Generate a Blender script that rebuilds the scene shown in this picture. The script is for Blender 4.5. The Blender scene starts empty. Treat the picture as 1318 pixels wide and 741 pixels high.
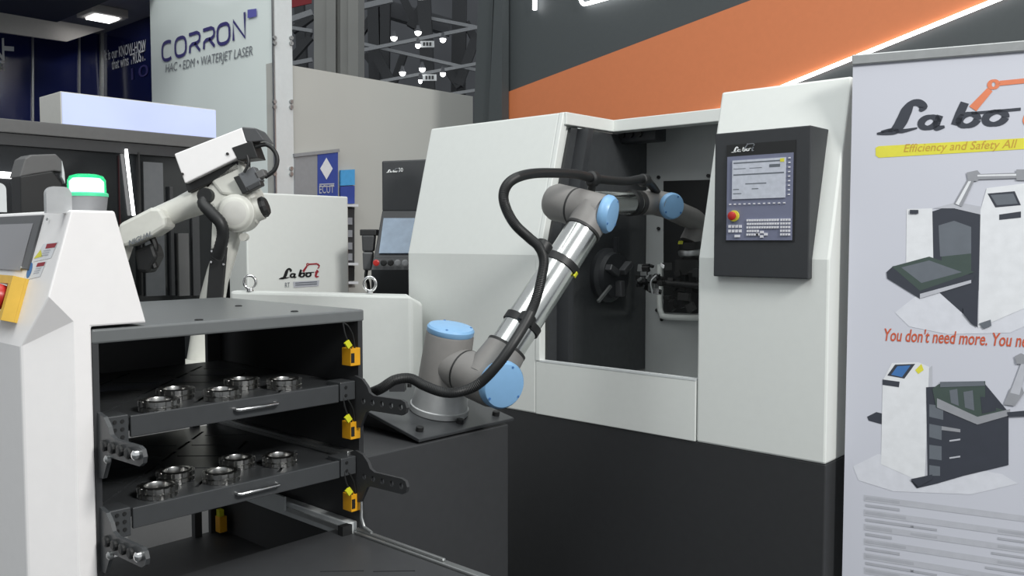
import bpy, bmesh, math, random
from mathutils import Vector, Matrix
random.seed(7)
S = bpy.context.scene
COL = S.collection
V = Vector

# ------------------------------------------------------------------ camera
FPX, CX, CY = 1127.0, 659.0, 370.5
YAW, PITCH = math.radians(42.2), math.radians(3.17)
EYE = V((0, 0, 1.5))
cd = bpy.data.cameras.new('camera'); cam = bpy.data.objects.new('camera', cd); COL.objects.link(cam)
cd.sensor_width = 36; cd.lens = 36 * FPX / 1318; cd.clip_start = .05; cd.clip_end = 200
cam.location = EYE; cam.rotation_euler = (math.pi / 2 - PITCH, 0, YAW)
S.camera = cam
S.view_settings.view_transform = 'Standard'; S.view_settings.look = 'None'
S.view_settings.gamma = 1; S.view_settings.use_curve_mapping = False
S.view_settings.exposure = 0.0

# ------------------------------------------------------------------ world: even grey hall light
w = bpy.data.worlds.new('hall_ambience'); S.world = w; w.use_nodes = True
bg = w.node_tree.nodes['Background']; bg.inputs[0].default_value = (.93, .97, 1, 1); bg.inputs[1].default_value = .54

def area(name, loc, aim, size, power, colour=(1, 1, 1), sy=None):
    l = bpy.data.lights.new(name, 'AREA'); l.energy = power; l.color = colour; l.size = size
    if sy: l.shape = 'RECTANGLE'; l.size_y = sy
    o = bpy.data.objects.new(name, l); COL.objects.link(o); o.location = loc
    o.rotation_euler = (V(aim) - V(loc)).to_track_quat('-Z', 'Y').to_euler()
    return o
# overhead bank: high bay lamps carry on over the stand at the height of those in view; booth spots hang at wall-top height
area('hall_lamp_bank_offscreen', (-1.2, 1.2, 7.5), (-1.2, 1.2, 0), 5, 185, (.97, 1, .98))
area('front_fill_offscreen', (-1.4, -4.0, 7.5), (-2.0, 2.6, 1.2), 4, 205, (.96, 1, .98))  # added front fill for the machine fronts, hung at hall lamp height
area('booth_spot_bank_offscreen', (3.2, 1.0, 4.4), (-1.8, 1.2, 1.2), 1.0, 255, (1, .99, .96))

# ------------------------------------------------------------------ pixel -> world helpers (points on known planes)
F0 = V((-math.sin(YAW), math.cos(YAW), 0)); RT = V((math.cos(YAW), math.sin(YAW), 0))
FW = F0 * math.cos(PITCH) - V((0, 0, math.sin(PITCH))); UP = F0 * math.sin(PITCH) + V((0, 0, math.cos(PITCH)))
def ray(x, y): return FW + RT * ((x - CX) / FPX) - UP * ((y - CY) / FPX)
def P(x, y, X=None, Y=None, Z=None, D=None):
    d = ray(x, y)
    if D is not None: t = D
    elif X is not None: t = (X - EYE.x) / d.x
    elif Y is not None: t = (Y - EYE.y) / d.y
    else: t = (Z - EYE.z) / d.z
    return EYE + d * t
def PL(x, y, p0, nrm):
    d = ray(x, y); return EYE + d * ((p0 - EYE).dot(nrm) / d.dot(nrm))

# ------------------------------------------------------------------ materials
def lin(c): return tuple(((v / 255) / 12.92 if v / 255 <= .04045 else ((v / 255 + .055) / 1.055) ** 2.4) for v in c)
def mat(name, rgb, rough=.45, metal=0, var=.04, scale=40, bump=.0, spec=.5, emit=0, alpha=1, trans=0, coat=0, bscale=None):
    m = bpy.data.materials.new(name); m.use_nodes = True
    nt = m.node_tree; b = nt.nodes['Principled BSDF']; c = lin(rgb)
    b.inputs['Roughness'].default_value = rough; b.inputs['Metallic'].default_value = metal
    b.inputs['Specular IOR Level'].default_value = spec
    b.inputs['Coat Weight'].default_value = coat
    if trans: b.inputs['Transmission Weight'].default_value = trans
    b.inputs['Alpha'].default_value = alpha
    tc = nt.nodes.new('ShaderNodeTexCoord'); nz = nt.nodes.new('ShaderNodeTexNoise')
    nz.inputs['Scale'].default_value = scale; nz.inputs['Detail'].default_value = 3
    nt.links.new(tc.outputs['Object'], nz.inputs['Vector'])
    rp = nt.nodes.new('ShaderNodeValToRGB')
    rp.color_ramp.elements[0].position = .3; rp.color_ramp.elements[1].position = .7
    rp.color_ramp.elements[0].color = (*[v * (1 - var) for v in c], 1)
    rp.color_ramp.elements[1].color = (*[min(1, v * (1 + var)) for v in c], 1)
    nt.links.new(nz.outputs['Fac'], rp.inputs['Fac']); nt.links.new(rp.outputs['Color'], b.inputs['Base Color'])
    if emit:
        nt.links.new(rp.outputs['Color'], b.inputs['Emission Color']); b.inputs['Emission Strength'].default_value = emit
    if bump:
        n2 = nt.nodes.new('ShaderNodeTexNoise'); n2.inputs['Scale'].default_value = bscale or scale * 10
        nt.links.new(tc.outputs['Object'], n2.inputs['Vector'])
        bp = nt.nodes.new('ShaderNodeBump'); bp.inputs['Strength'].default_value = bump; bp.inputs['Distance'].default_value = .002
        nt.links.new(n2.outputs['Fac'], bp.inputs['Height']); nt.links.new(bp.outputs['Normal'], b.inputs['Normal'])
    return m
M = dict(
    white=mat('white powder coat', (218, 221, 218), .42, var=.01, bump=.05, bscale=500),
    kiosk=mat('white kiosk paint', (236, 234, 234), .4, var=.01, bump=.04, bscale=500),
    cream=mat('cream robot paint', (205, 205, 198), .38, var=.03),
    offwhite=mat('off white panel', (196, 195, 190), .6, var=.02),
    dark=mat('charcoal powder coat', (55, 56, 58), .48, var=.05, bump=.08, bscale=700),
    base=mat('black machine base paint', (46, 47, 49), .55, var=.05, bump=.06, bscale=600),
    top=mat('grey cabinet top', (104, 107, 108), .3, var=.03, bump=.05, bscale=700),
    black=mat('matt black', (24, 25, 26), .5, var=.1),
    rubber=mat('black corrugated hose', (27, 28, 29), .48, var=.1),
    panel=mat('control panel charcoal', (47, 49, 52), .5, var=.04, bump=.08, bscale=800),
    gloss=mat('glossy dark door', (62, 64, 66), .18, var=.06),
    inner=mat('light grey inner sheet metal', (178, 181, 181), .45, metal=0, var=.05, scale=6),
    steel=mat('polished aluminium tube', (214, 216, 214), .2, metal=1, var=.03),
    alu=mat('cast aluminium', (176, 178, 178), .38, metal=.9, var=.05),
    chrome=mat('bright chrome', (232, 232, 232), .14, metal=1, var=.02),
    ringm=mat('machined ring steel', (180, 180, 178), .28, metal=1, var=.1, scale=90),
    flange=mat('bright flange metal', (186, 188, 189), .36, metal=.45, var=.05), grey=mat('robot joint grey', (124, 122, 120), .5, var=.03, bump=.06, bscale=500),
    greyd=mat('dark joint seal', (38, 38, 38), .55, var=.05),
    blue=mat('light blue joint cap', (128, 172, 212), .38, var=.02),
    tray=mat('tray charcoal', (62, 64, 66), .34, var=.04, bump=.06, bscale=600),
    
    yellow=mat('sensor amber plastic', (222, 160, 28), .4, var=.05),
    lime=mat('lime cable tag', (205, 205, 40), .5),
    guard=mat('emergency stop yellow', (212, 172, 66), .45, var=.05),
    red=mat('emergency stop red', (176, 40, 36), .35, var=.05),
    screen=mat('dim touch screen', (118, 118, 122), .12, var=.03, scale=2, emit=.12),
    bezel=mat('screen bezel', (74, 75, 77), .3, var=.03),
    orange=mat('orange wall panel', (192, 112, 70), .55, var=.02, bump=.04),
    wall=mat('dark grey wall panel', (62, 67, 69), .55, var=.03, bump=.05),
    led=mat('white led strip', (255, 255, 255), .4, var=0, emit=5),
    beacon=mat('green beacon dome', (30, 210, 140), .2, var=.02, emit=.35, alpha=.45), core=mat('white beacon bulb', (215, 255, 238), .4, var=0, emit=2.5),
    beaconlo=mat('green beacon rim', (70, 190, 140), .35, emit=.5),
    lightbox=mat('blue white lightbox', (196, 207, 246), .4, var=.05, scale=3, emit=.2),
    navy=mat('navy glass wall', (30, 37, 84), .12, var=.06, scale=2),
    acrylic=mat('white acrylic', (238, 246, 243), .08, var=.03, scale=1.5),
    acredge=mat('frosted acrylic edge', (208, 212, 213), .25, var=.02),
    clear=mat('translucent reflection grey', (186, 188, 190), .15, alpha=.8),
    partition=mat('pale grey partition', (182, 182, 177), .7, var=.015, scale=3),
    column=mat('hall column cladding', (150, 150, 146), .6, var=.03, scale=3),
    
    truss=mat('dark steel truss', (62, 64, 67), .6, var=.1),
    trussl=mat('pale steel tie', (160, 163, 166), .6, var=.1),
    roof=mat('hall roof deck', (104, 106, 110), .8, var=.12, scale=.4),
    lamp=mat('high bay lamp', (255, 255, 255), .4, var=0, emit=6),
    floor=mat('dark carpet tile', (58, 60, 62), .9, var=.1, bump=.3, bscale=300),
    fascia=mat('white fascia', (190, 186, 182), .6, var=.02),
    ceilgrey=mat('grey booth ceiling', (178, 178, 182), .7, var=.03),
    banner=mat('banner fabric', (194, 196, 206), .55, var=.012, scale=2, bump=.03),
    inkdark=mat('print charcoal', (52, 56, 66), .6), inkorange=mat('print orange', (214, 124, 88), .6),
    inkred=mat('print rust red', (192, 84, 52), .6), inkyellow=mat('print yellow', (212, 206, 66), .6),
    inkgrey=mat('print grey', (142, 144, 150), .6), inklight=mat('print light grey', (178, 180, 188), .6),
    inkwhite=mat('print white', (216, 218, 222), .6), inkmid=mat('print mid grey', (98, 104, 112), .6),
    inkblue=mat('print blue', (60, 110, 170), .6), inkgreen=mat('print dark green', (62, 76, 72), .6),
    inkcrim=mat('print crimson', (150, 40, 52), .6), inkblack=mat('print black', (18, 18, 20), .6),
    letter=mat('white lettering', (236, 238, 238), .5), navyink=mat('navy lettering', (62, 58, 118), .5),
    indigo=mat('indigo square', (96, 96, 176), .5), greyink=mat('grey lettering', (120, 124, 130), .5),
    gold=mat('gold lettering', (190, 150, 60), .5),
    face=mat('panel face blue grey', (112, 116, 138), .4, var=.03), lcd=mat('lit lcd', (172, 176, 186), .2, var=.08, scale=60, emit=.22),
    key=mat('key caps', (214, 214, 220), .5), screenb=mat('blue grey monitor', (120, 138, 158), .15, var=.12, scale=20, emit=.06),
    posterblue=mat('poster blue', (52, 72, 150), .5, var=.05), sky=mat('poster sky blue', (76, 158, 214), .5, var=.05),
    greypanel=mat('grey door panel', (142, 143, 146), .6), redb=mat('red hall banner', (150, 50, 56), .7),
    maroon=mat('maroon edge', (60, 26, 30), .5),
    encl=mat('black enclosure glass', (27, 29, 31), .14, var=.08), encledge=mat('grey enclosure edge', (92, 92, 92), .5),
    glassgrey=mat('grey window panel', (96, 98, 101), .25, var=.05),
)
def MT(m): return M[m] if isinstance(m, str) else m

# ------------------------------------------------------------------ mesh builder
BASE = {}
class MB:
    def __init__(s): s.v = []; s.f = []; s.mi = []; s.cur = 0
    def add(s, vs, fs):
        o = len(s.v); s.v += [V(p) for p in vs]; s.f += [[i + o for i in f] for f in fs]; s.mi += [s.cur] * len(fs); return s
    def box(s, a, b):
        x0, x1 = sorted((a[0], b[0])); y0, y1 = sorted((a[1], b[1])); z0, z1 = sorted((a[2], b[2]))
        return s.add([(x0,y0,z0),(x1,y0,z0),(x1,y1,z0),(x0,y1,z0),(x0,y0,z1),(x1,y0,z1),(x1,y1,z1),(x0,y1,z1)],
                     [(0,3,2,1),(4,5,6,7),(0,1,5,4),(1,2,6,5),(2,3,7,6),(3,0,4,7)])
    def obox(s, c, ax, ay, az):            # centre + three half-axis vectors
        c = V(c); vs = [c + ax*i + ay*j + az*k for k in (-1,1) for i, j in ((-1,-1),(1,-1),(1,1),(-1,1))]
        return s.add(vs, [(0,3,2,1),(4,5,6,7),(0,1,5,4),(1,2,6,5),(2,3,7,6),(3,0,4,7)])
    def prism(s, poly, d):                 # polygon (3-D points) extruded by vector d
        n = len(poly); d = V(d); vs = [V(p) for p in poly] + [V(p) + d for p in poly]
        return s.add(vs, [tuple(range(n))[::-1], tuple(range(n, 2*n))] + [(i, (i+1) % n, n + (i+1) % n, n + i) for i in range(n)])
    def flat(s, poly): return s.add(poly, [tuple(range(len(poly)))])
    def bar(s, a, b, wd, ht=None, up=(0,0,1)):
        a, b = V(a), V(b); d = (b-a); L = d.length; d.normalize(); up = V(up)
        if abs(d.dot(up)) > .98: up = V((1,0,0))
        sx = d.cross(up).normalized(); sz = sx.cross(d).normalized()
        return s.obox((a+b)/2, d*L/2, sx*wd/2, sz*(ht or wd)/2)
    def lathe(s, o, ax, prof, n=32, cap=True):
        o, ax = V(o), V(ax).normalized(); r = V((0,0,1)) if abs(ax.z) < .9 else V((1,0,0))
        a = ax.cross(r).normalized(); b = ax.cross(a); vs = []; fs = []
        for t, rad in prof:
            for k in range(n):
                an = 2*math.pi*k/n; vs.append(o + ax*t + a*(rad*math.cos(an)) + b*(rad*math.sin(an)))
        for i in range(len(prof)-1):
            for k in range(n): fs.append((i*n+k, i*n+(k+1) % n, (i+1)*n+(k+1) % n, (i+1)*n+k))
        if cap: fs += [tuple(range(n))[::-1], tuple(range((len(prof)-1)*n, len(prof)*n))]
        return s.add(vs, fs)
    def cyl(s, a, b, r, r1=None, n=24):
        a, b = V(a), V(b); return s.lathe(a, b-a, [(0, r), ((b-a).length, r if r1 is None else r1)], n)
    def tube(s, pts, r, n=14, ribs=0):
        pts = [V(p) for p in pts]; rs = r if isinstance(r, (list, tuple)) else [r]*len(pts); vs = []; fs = []
        ref = None
        for i, p in enumerate(pts):
            d = (pts[min(i+1, len(pts)-1)] - pts[max(i-1, 0)]).normalized()
            if ref is None: ref = d.orthogonal().normalized()
            ref = (ref - d*ref.dot(d)).normalized(); q = d.cross(ref)
            rr = rs[i]*(1 + (ribs if i % 2 else -ribs))
            for k in range(n):
                an = 2*math.pi*k/n; vs.append(p + ref*(rr*math.cos(an)) + q*(rr*math.sin(an)))
        for i in range(len(pts)-1):
            for k in range(n): fs.append((i*n+k, i*n+(k+1) % n, (i+1)*n+(k+1) % n, (i+1)*n+k))
        fs += [tuple(range(n))[::-1], tuple(range((len(pts)-1)*n, len(pts)*n))]
        return s.add(vs, fs)
    def ribbon(s, pts, wd, N, off=0):      # flat stroke in the plane with normal N
        pts = [V(p) for p in pts]; ws = wd if isinstance(wd, (list, tuple)) else [wd]*len(pts); L = []; R = []
        for i, p in enumerate(pts):
            d = (pts[min(i+1, len(pts)-1)] - pts[max(i-1, 0)]).normalized(); q = N.cross(d).normalized()
            L.append(p + q*ws[i]/2 + N*off); R.append(p - q*ws[i]/2 + N*off)
        n = len(pts); return s.add(L + R, [(i, i+1, n+i+1, n+i) for i in range(n-1)])
    def build(s, name, m, parent=None, smooth=False, bevel=0, kind=None, label=None, flat2d=False):
        base = BASE.get(parent.name, V((0,0,0))) if parent else V((0,0,0))
        me = bpy.data.meshes.new(name); me.from_pydata([tuple(p - base) for p in s.v], [], s.f)
        ms = m if isinstance(m, (list, tuple)) else [m]
        for q in ms: me.materials.append(MT(q))
        for p, i in zip(me.polygons, s.mi): p.material_index = min(i, len(ms)-1)
        if not flat2d:
            bm = bmesh.new(); bm.from_mesh(me); bmesh.ops.recalc_face_normals(bm, faces=bm.faces); bm.to_mesh(me); bm.free()
        if smooth: me.shade_smooth(); me.set_sharp_from_angle(angle=math.radians(38))
        o = bpy.data.objects.new(name, me); COL.objects.link(o)
        if parent: o.parent = parent; BASE[o.name] = base
        if bevel:
            b = o.modifiers.new('edge', 'BEVEL'); b.width = bevel; b.segments = 2; b.limit_method = 'ANGLE'; b.angle_limit = math.radians(40)
        if kind: o['kind'] = kind
        if label: o['label'] = label
        return o
def cut(o, mb):
    c = mb.build('cutter', 'black'); 
    for v in c.data.vertices: v.co -= BASE.get(o.name, V((0,0,0)))
    md = o.modifiers.new('cut', 'BOOLEAN'); md.operation = 'DIFFERENCE'; md.solver = 'EXACT'; md.use_self = True; md.object = c
    bpy.context.view_layer.update()
    c.parent = o.parent; bpy.context.view_layer.update()
    me = bpy.data.meshes.new_from_object(o.evaluated_get(bpy.context.evaluated_depsgraph_get()))
    o.modifiers.remove(md); o.data = me; bpy.data.objects.remove(c)
    return o
def thing(name, label, cat, loc=(0,0,0), group=None):
    o = bpy.data.objects.new(name, None); COL.objects.link(o); o.location = loc; o.empty_display_size = .1
    BASE[o.name] = V(loc); o['label'] = label; o['category'] = cat
    if group: o['group'] = group
    return o
def tag(o, label, cat, group=None):
    o['label'] = label; o['category'] = cat
    if group: o['group'] = group
    return o
def struct(o): o['kind'] = 'structure'; return o
def copy_tree(root, loc, label=None):
    r = root.copy(); COL.objects.link(r); r.location = loc
    if label: r['label'] = label
    for ch in list(root.children):
        c = ch.copy(); COL.objects.link(c); c.parent = r
        for g in list(ch.children):
            d = g.copy(); COL.objects.link(d); d.parent = c
    return r
def catmull(pts, n=8):
    pts = [V(p) for p in pts]; out = []
    for i in range(len(pts)-1):
        p0, p1, p2, p3 = pts[max(i-1,0)], pts[i], pts[i+1], pts[min(i+2,len(pts)-1)]
        for k in range(n):
            t = k/n
            out.append(.5*((2*p1)+(p2-p0)*t+(2*p0-5*p1+4*p2-p3)*t*t+(3*p1-p0-3*p2+p3)*t**3))
    return out + [pts[-1]]
def text(name, s, o, u, v, m, parent, shear=0, bold=0, depth=0, spacing=1):
    """lettering fitted to the parallelogram o, o+u, o+v (v = height of the tallest letter)"""
    cu = bpy.data.curves.new(name, 'FONT'); cu.body = s; cu.shear = shear; cu.offset = bold; cu.space_character = spacing
    cu.resolution_u = 3
    t = bpy.data.objects.new(name, cu); COL.objects.link(t)
    me = bpy.data.meshes.new_from_object(t.evaluated_get(bpy.context.evaluated_depsgraph_get()))
    bpy.data.objects.remove(t)
    xs = [p.co.x for p in me.vertices]; ys = [p.co.y for p in me.vertices]
    x0, x1, y0, y1 = min(xs), max(xs), min(min(ys), 0), max(ys)
    base = BASE.get(parent.name, V((0,0,0)))
    for p in me.vertices: p.co = o + u*((p.co.x-x0)/(x1-x0)) + v*((p.co.y-y0)/(y1-y0)) - base
    me.materials.clear(); me.materials.append(MT(m))
    ob = bpy.data.objects.new(name, me); COL.objects.link(ob); ob.parent = parent; BASE[ob.name] = base
    return ob
def logo(o, u, v, N, parent, dark='inkdark', accent='inkorange', name='printed_logo', full=True):
    """script wordmark with a small jointed arm over the last letters; unit = logo width"""
    mb = MB(); Q = lambda x, y: o + u*((x-575)/900) + v*((680-y)/900)
    k = u.length/900*1.35
    def st(pts, wd, sm=True, acc=0):
        mb.cur = acc; q = [Q(*p) for p in pts]
        ws = wd if isinstance(wd, (list, tuple)) else None
        if sm:
            c = catmull(q, 6); W = [k*wd]*len(c) if ws is None else [k*(ws[min(int(i/6), len(ws)-1)]*(1-(i/6) % 1)+ws[min(int(i/6)+1, len(ws)-1)]*((i/6) % 1)) for i in range(len(c))]
        else: c = q; W = [k*wd]*len(c) if ws is None else [k*x for x in ws]
        mb.ribbon(c, W, N)
    def ring(cx, cy, rx, ry, wd, acc=0, tilt=.25):
        mb.cur = acc; pts = []
        for i in range(25):
            a = 2*math.pi*i/24; y = ry*math.sin(a); pts.append(Q(cx + rx*math.cos(a) + tilt*y, cy - y))
        mb.ribbon(pts, [k*(wd*(.75+.45*abs(math.cos(2*math.pi*i/24)))) for i in range(25)], N)
    st([(800,562),(818,540),(795,516),(758,518),(732,556),(708,612),(680,655),(640,672),(578,676)], [10,34,30,26,44,46,40,22,8])
    st([(600,668),(650,660),(710,668),(790,655)], [10,16,18,6])
    ring(850, 627, 40, 30, 24); st([(905,592),(888,640),(892,660),(930,655)], [26,28,24,10])
    st([(1028,530),(1004,590),(984,650)], [32,34,34]); ring(1048, 625, 44, 32, 24)
    st([(1060,590),(1140,588),(1300,582)], [12,12,12], False)
    ring(1180, 622, 48, 33, 24)
    st([(1068,566),(1150,468)], [34,24], False, 1); ring(1166, 442, 20, 20, 14, 1, 0)
    st([(1195,438),(1370,432)], [20,20], False, 1)
    st([(1372,436),(1412,470),(1396,505),(1370,515)], [26,24,18,14], False, 1)
    st([(1372,545),(1348,600),(1332,645),(1352,664),(1400,660)], [30,34,32,26,10], True, 1)
    st([(1318,582),(1400,578)], [16,16], False, 1)
    return mb.build(name, [dark, accent], parent, flat2d=True)

XV, YV, ZV = V((1,0,0)), V((0,1,0)), V((0,0,1))
XF, YC = -1.74, 2.35

# =================================================================== SETTING
struct(MB().add([(-40,-8,0),(12,-8,0),(12,45,0),(-40,45,0)], [(0,1,2,3)]).build('floor', 'floor'))
# booth back wall, charcoal with an orange diagonal band and led lines
YW = 3.95
wl = P(645, 100, Y=YW).x
wb = struct(MB().box((wl, YW, 0), (2.6, YW+.12, 4.6)).build('wall_back', 'wall'))
def W(x, y, o=0): return P(x, y, Y=YW-o)
a0, a1 = W(645,122.5), W(970,0); d1 = (a1-a0).normalized()
b0, b1 = W(1030,104), W(1287,0); d2 = (b1-b0).normalized()
A1 = a0 + d1*4.2; B0 = b0 - d2*1.2; B1 = b0 + d2*3.0
def dep(p, o): return V((p.x, YW-o, p.z))
ob = MB().prism([dep(V((wl,0,.4)),.012), dep(a0,.012), dep(A1,.012), dep(B1,.012), dep(B0,.012), dep(V((B0.x,0,.4)),.012)], (0,.012,0)).build('orange_panel', 'orange', wb)
MB().bar(dep(B0,.02), dep(B1,.02), .014, .015).build('led_strip', 'led', wb, label='white diagonal led line')
MB().bar(dep(W(692.5,14),.03), dep(W(693,-60),.03), .018, .018, up=(0,1,0)).build('led_letter', 'led', wb)
MB().tube([dep(p,.03) for p in catmull([W(752,-60), W(751.5,-8), W(752,2), W(755,6), W(762,5.5), W(800,-5), W(830,-13)], 4)], .011, 8).build('led_letter', 'led', wb)
# leaning grey end fin of the booth wall
fin = struct(MB().prism([P(617,-40,Y=YW-.05), P(636.5,-40,Y=YW-.05), P(622,330,Y=YW-.05), P(603,330,Y=YW-.05)], (0,.05,0)).prism(
    [P(638,-40,Y=YW-.08), P(646,-40,Y=YW-.08), P(646,330,Y=YW-.08), P(620,330,Y=YW-.08)], (0,.06,0)).build('trim_1', 'wall'))
# pale partition running away behind the machines
XP = -4.48
q0, q1 = P(375,84,X=XP), P(606,128,X=XP)
pw = struct(MB().box((XP-.08, q0.y-.12, 0), (XP, q1.y+.02, q0.z)).build('wall_left', 'partition'))
# framed opening with posters on the partition
def PP(x, y, o=.01): return P(x, y, X=XP+o)
def quad(mb, pts, d): return mb.prism(pts, d)
po = thing('notice_board', 'grey notice panel with a navy poster on the pale partition', 'board', PP(405,240))
MB().prism([PP(378,200), PP(407,196), PP(407,300), PP(378,300)], (.012,0,0)).build('back_board', 'greypanel', po)
MB().prism([PP(407,196), PP(433,194), PP(433,300), PP(407,300)], (.016,0,0)).build('poster', 'posterblue', po)
MB().prism([PP(420,203,.027), PP(428,217,.027), PP(420,231,.027), PP(412,217,.027)], (.002,0,0)).build('white_diamond', 'inkwhite', po)
for yy in (236.5, 239.5):
    MB().prism([PP(411,yy,.027), PP(430,yy-.7,.027), PP(430,yy+.6,.027), PP(411,yy+1.3,.027)], (.002,0,0)).build('printed_line', 'inklight', po)
text('lettering', 'ECUT', PP(411,249,.03), PP(430,248,.03)-PP(411,249,.03), ZV*.05, 'inklight', po)
MB().bar(PP(378,200,.02), PP(436,193.5,.02), .02).build('frame', 'greypanel', po)
rk = thing('display_rack', 'narrow display rack with sky blue header beside the notice panel', 'rack', PP(446,370))
MB().prism([PP(437,219), PP(455,218), PP(455,238), PP(437,239)], (.014,0,0)).build('header', 'sky', rk)
MB().prism([PP(437,240), PP(455,239), PP(455,262), PP(437,262)], (.012,0,0)).build('poster', 'posterblue', rk)
for y in (263, 338, 362):
    MB().prism([PP(437,y), PP(455,y), PP(455,y+3), PP(437,y+3)], (.05,0,0)).build('shelf', 'inkwhite', rk)
MB().prism([PP(437,267), PP(455,267), PP(455,338), PP(437,338)], (.01,0,0)).build('back_panel', 'dark', rk)
MB().prism([PP(437,342), PP(455,342), PP(455,361), PP(437,361)], (.01,0,0)).build('back_panel', 'black', rk)
for yy in (280, 296, 312, 326):
    MB().prism([PP(440,yy,.02), PP(452,yy,.02), PP(452,yy+9,.02), PP(440,yy+9,.02)], (.012,0,0)).build('sample_card', 'inkgrey', rk)

# white acrylic company wall
c0 = P(352.5, 100, X=XP); YA = c0.y; XA = P(195,100,Y=YA).x
aw = struct(MB().box((XA, YA, 0), (XP-.004, YA+.03, 3.6)).build('wall_side', 'acrylic'))
MB().box((XP-.004, YA, 0), (XP+.012, q0.y+.0, 3.6)).build('edge_panel', 'acredge', aw)
MB().box((XP-.003, YA-.008, 0), (XP+.014, YA, 3.6)).build('corner_profile', 'alu', aw)
for yy in (52, 134, 220):
    for xx in (352.5, 374):
        for dy in (-3, 4):
            p = P(xx, yy+dy, X=XP+.012); MB().cyl(p, p + XV*.015, .012, n=10).build('standoff_bolt', 'alu', aw)
def AC(x, y, o=.006): return P(x, y, Y=YA-o)
def ptext(name, s, p0, p1, h, m, parent, **k):
    text(name, s, p0, p1-p0, ZV*h, m, parent, **k)
hh = (AC(207,56)-AC(207,79)).z
# wide rounded letters drawn as strokes
LT = MB(); o_ = AC(208,79); ud = (AC(319,53)-AC(208,79)); ud.z = 0; uw = ud.length/6; ux = ud.normalized()
def LQ(i, x, y): return o_ + ux*(uw*(i + .06 + x*.8)) + ZV*(hh*y + (0))
Nn = V((0,-1,0)); th = .022
def arc(i, pts): LT.ribbon([LQ(i,*p) for p in pts], th, Nn)
def oval(i, a0, a1):
    return [(.5+.5*math.copysign(abs(math.cos(a))**.7, math.cos(a)), .5+.5*math.copysign(abs(math.sin(a))**.7, math.sin(a))) for a in [a0+(a1-a0)*k/20 for k in range(21)]]
arc(0, oval(0, .9, 5.4))
arc(1, oval(1, 0, 6.283)); arc(4, oval(4, 0, 6.283))
for i in (2, 3):
    arc(i, [(.05,1),(.75,1),(.95,.9),(1,.75),(.95,.55),(.75,.45),(.3,.45),(.12,.35),(.08,0)]); arc(i, [(.55,.45),(1,0)])
arc(5, [(.05,0),(.05,1),(.95,0),(.95,1.25)])
LT.build('company_lettering', 'navyink', aw, flat2d=True)
MB().flat([AC(318.5,12.5,.01), AC(330,11,.01), AC(330,21,.01), AC(318.5,23.5,.01)]).build('logo_square', 'indigo', aw, flat2d=True)
ptext('lettering', 'HAC \u2022 EDM \u2022 WATERJET LASER', AC(213,97), AC(325,75), .075, 'greyink', aw, shear=.2)
# navy glass wall further back
XN = -7.4
cN = P(131, 100, X=XN); YN = cN.y
zNB = P(190, 22, Y=YN).z
nw = struct(MB().box((XN, YN, 0), (XA+.6, YN+.05, zNB)).build('wall_navy_back', 'navy'))
nl = struct(MB().box((XN-.05, YN-3.4, 0), (XN, YN+.05, zNB)).build('wall_navy_left', 'navy'))
def NB(x, y, o=.006): return P(x, y, Y=YN-o)
def NL(x, y, o=.006): return P(x, y, X=XN+o)
ptext('lettering', 'It is our KNOW-HOW', NB(135,78), NB(188,65), .085, 'letter', nw, bold=.015)
ptext('lettering', 'that wins TRUST.', NB(144,90), NB(187,78), .085, 'letter', nw, bold=.015)
ptext('lettering', '10', NB(169,103), NB(191,97), .09, 'navyink', nw)
MB().bar(NB(131,40,.01), NB(131,330,.01), .03).build('glass_joint', 'alu', nw)
for x in (42, 102): MB().bar(NL(x,44,.008), NL(x,330,.008), .015).build('glass_joint', 'alu', nl)
ptext('lettering', 'N', NL(-14,80), NL(6,78), .17, 'letter', nl)
MB().flat([NL(5,59), NL(18,60), NL(18,66), NL(5,65)]).build('logo_square', 'letter', nl, flat2d=True)
ptext('lettering', 'LASER', NL(-22,92), NL(6,91), .055, 'greyink', nl)
fa = MB().prism([P(-60,2,X=XN+.5), P(135,37.5,X=XN+.5), P(86,53.5,X=XN+.5), P(-60,33,X=XN+.5)], (-.02,0,0)).build('fascia_beam', 'fascia')
struct(fa); fa.name = 'trim_2'
# booth ceiling above the navy walls with a square downlight
zc = P(195, 22, Y=YN).z
cl = struct(MB().box((XN-3, YN-2.2, zNB+.002), (XA+.1, YN+.6, zNB+.1)).build('ceiling', 'ceilgrey'))
dl = thing('ceiling_downlight', 'square bright downlight under the grey booth ceiling', 'lamp', P(131,24,Z=zNB-.06))
pc = P(132,23,Z=zNB-.06)
MB().box(pc+V((-.13,-.13,.0)), pc+V((.13,.13,.058))).build('housing', 'fascia', dl)
MB().box(pc+V((-.085,-.085,-.012)), pc+V((.085,.085,0))).build('lens', 'lamp', dl)
dk = P(52,-2,Z=zNB-.2)
MB().box(dk+V((-.55,-.3,0)), dk+V((.5,.3,.2))).build('ceiling_duct', 'dark')
tag(bpy.data.objects['ceiling_duct'], 'dark duct box hanging under the grey booth ceiling', 'duct')
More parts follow.
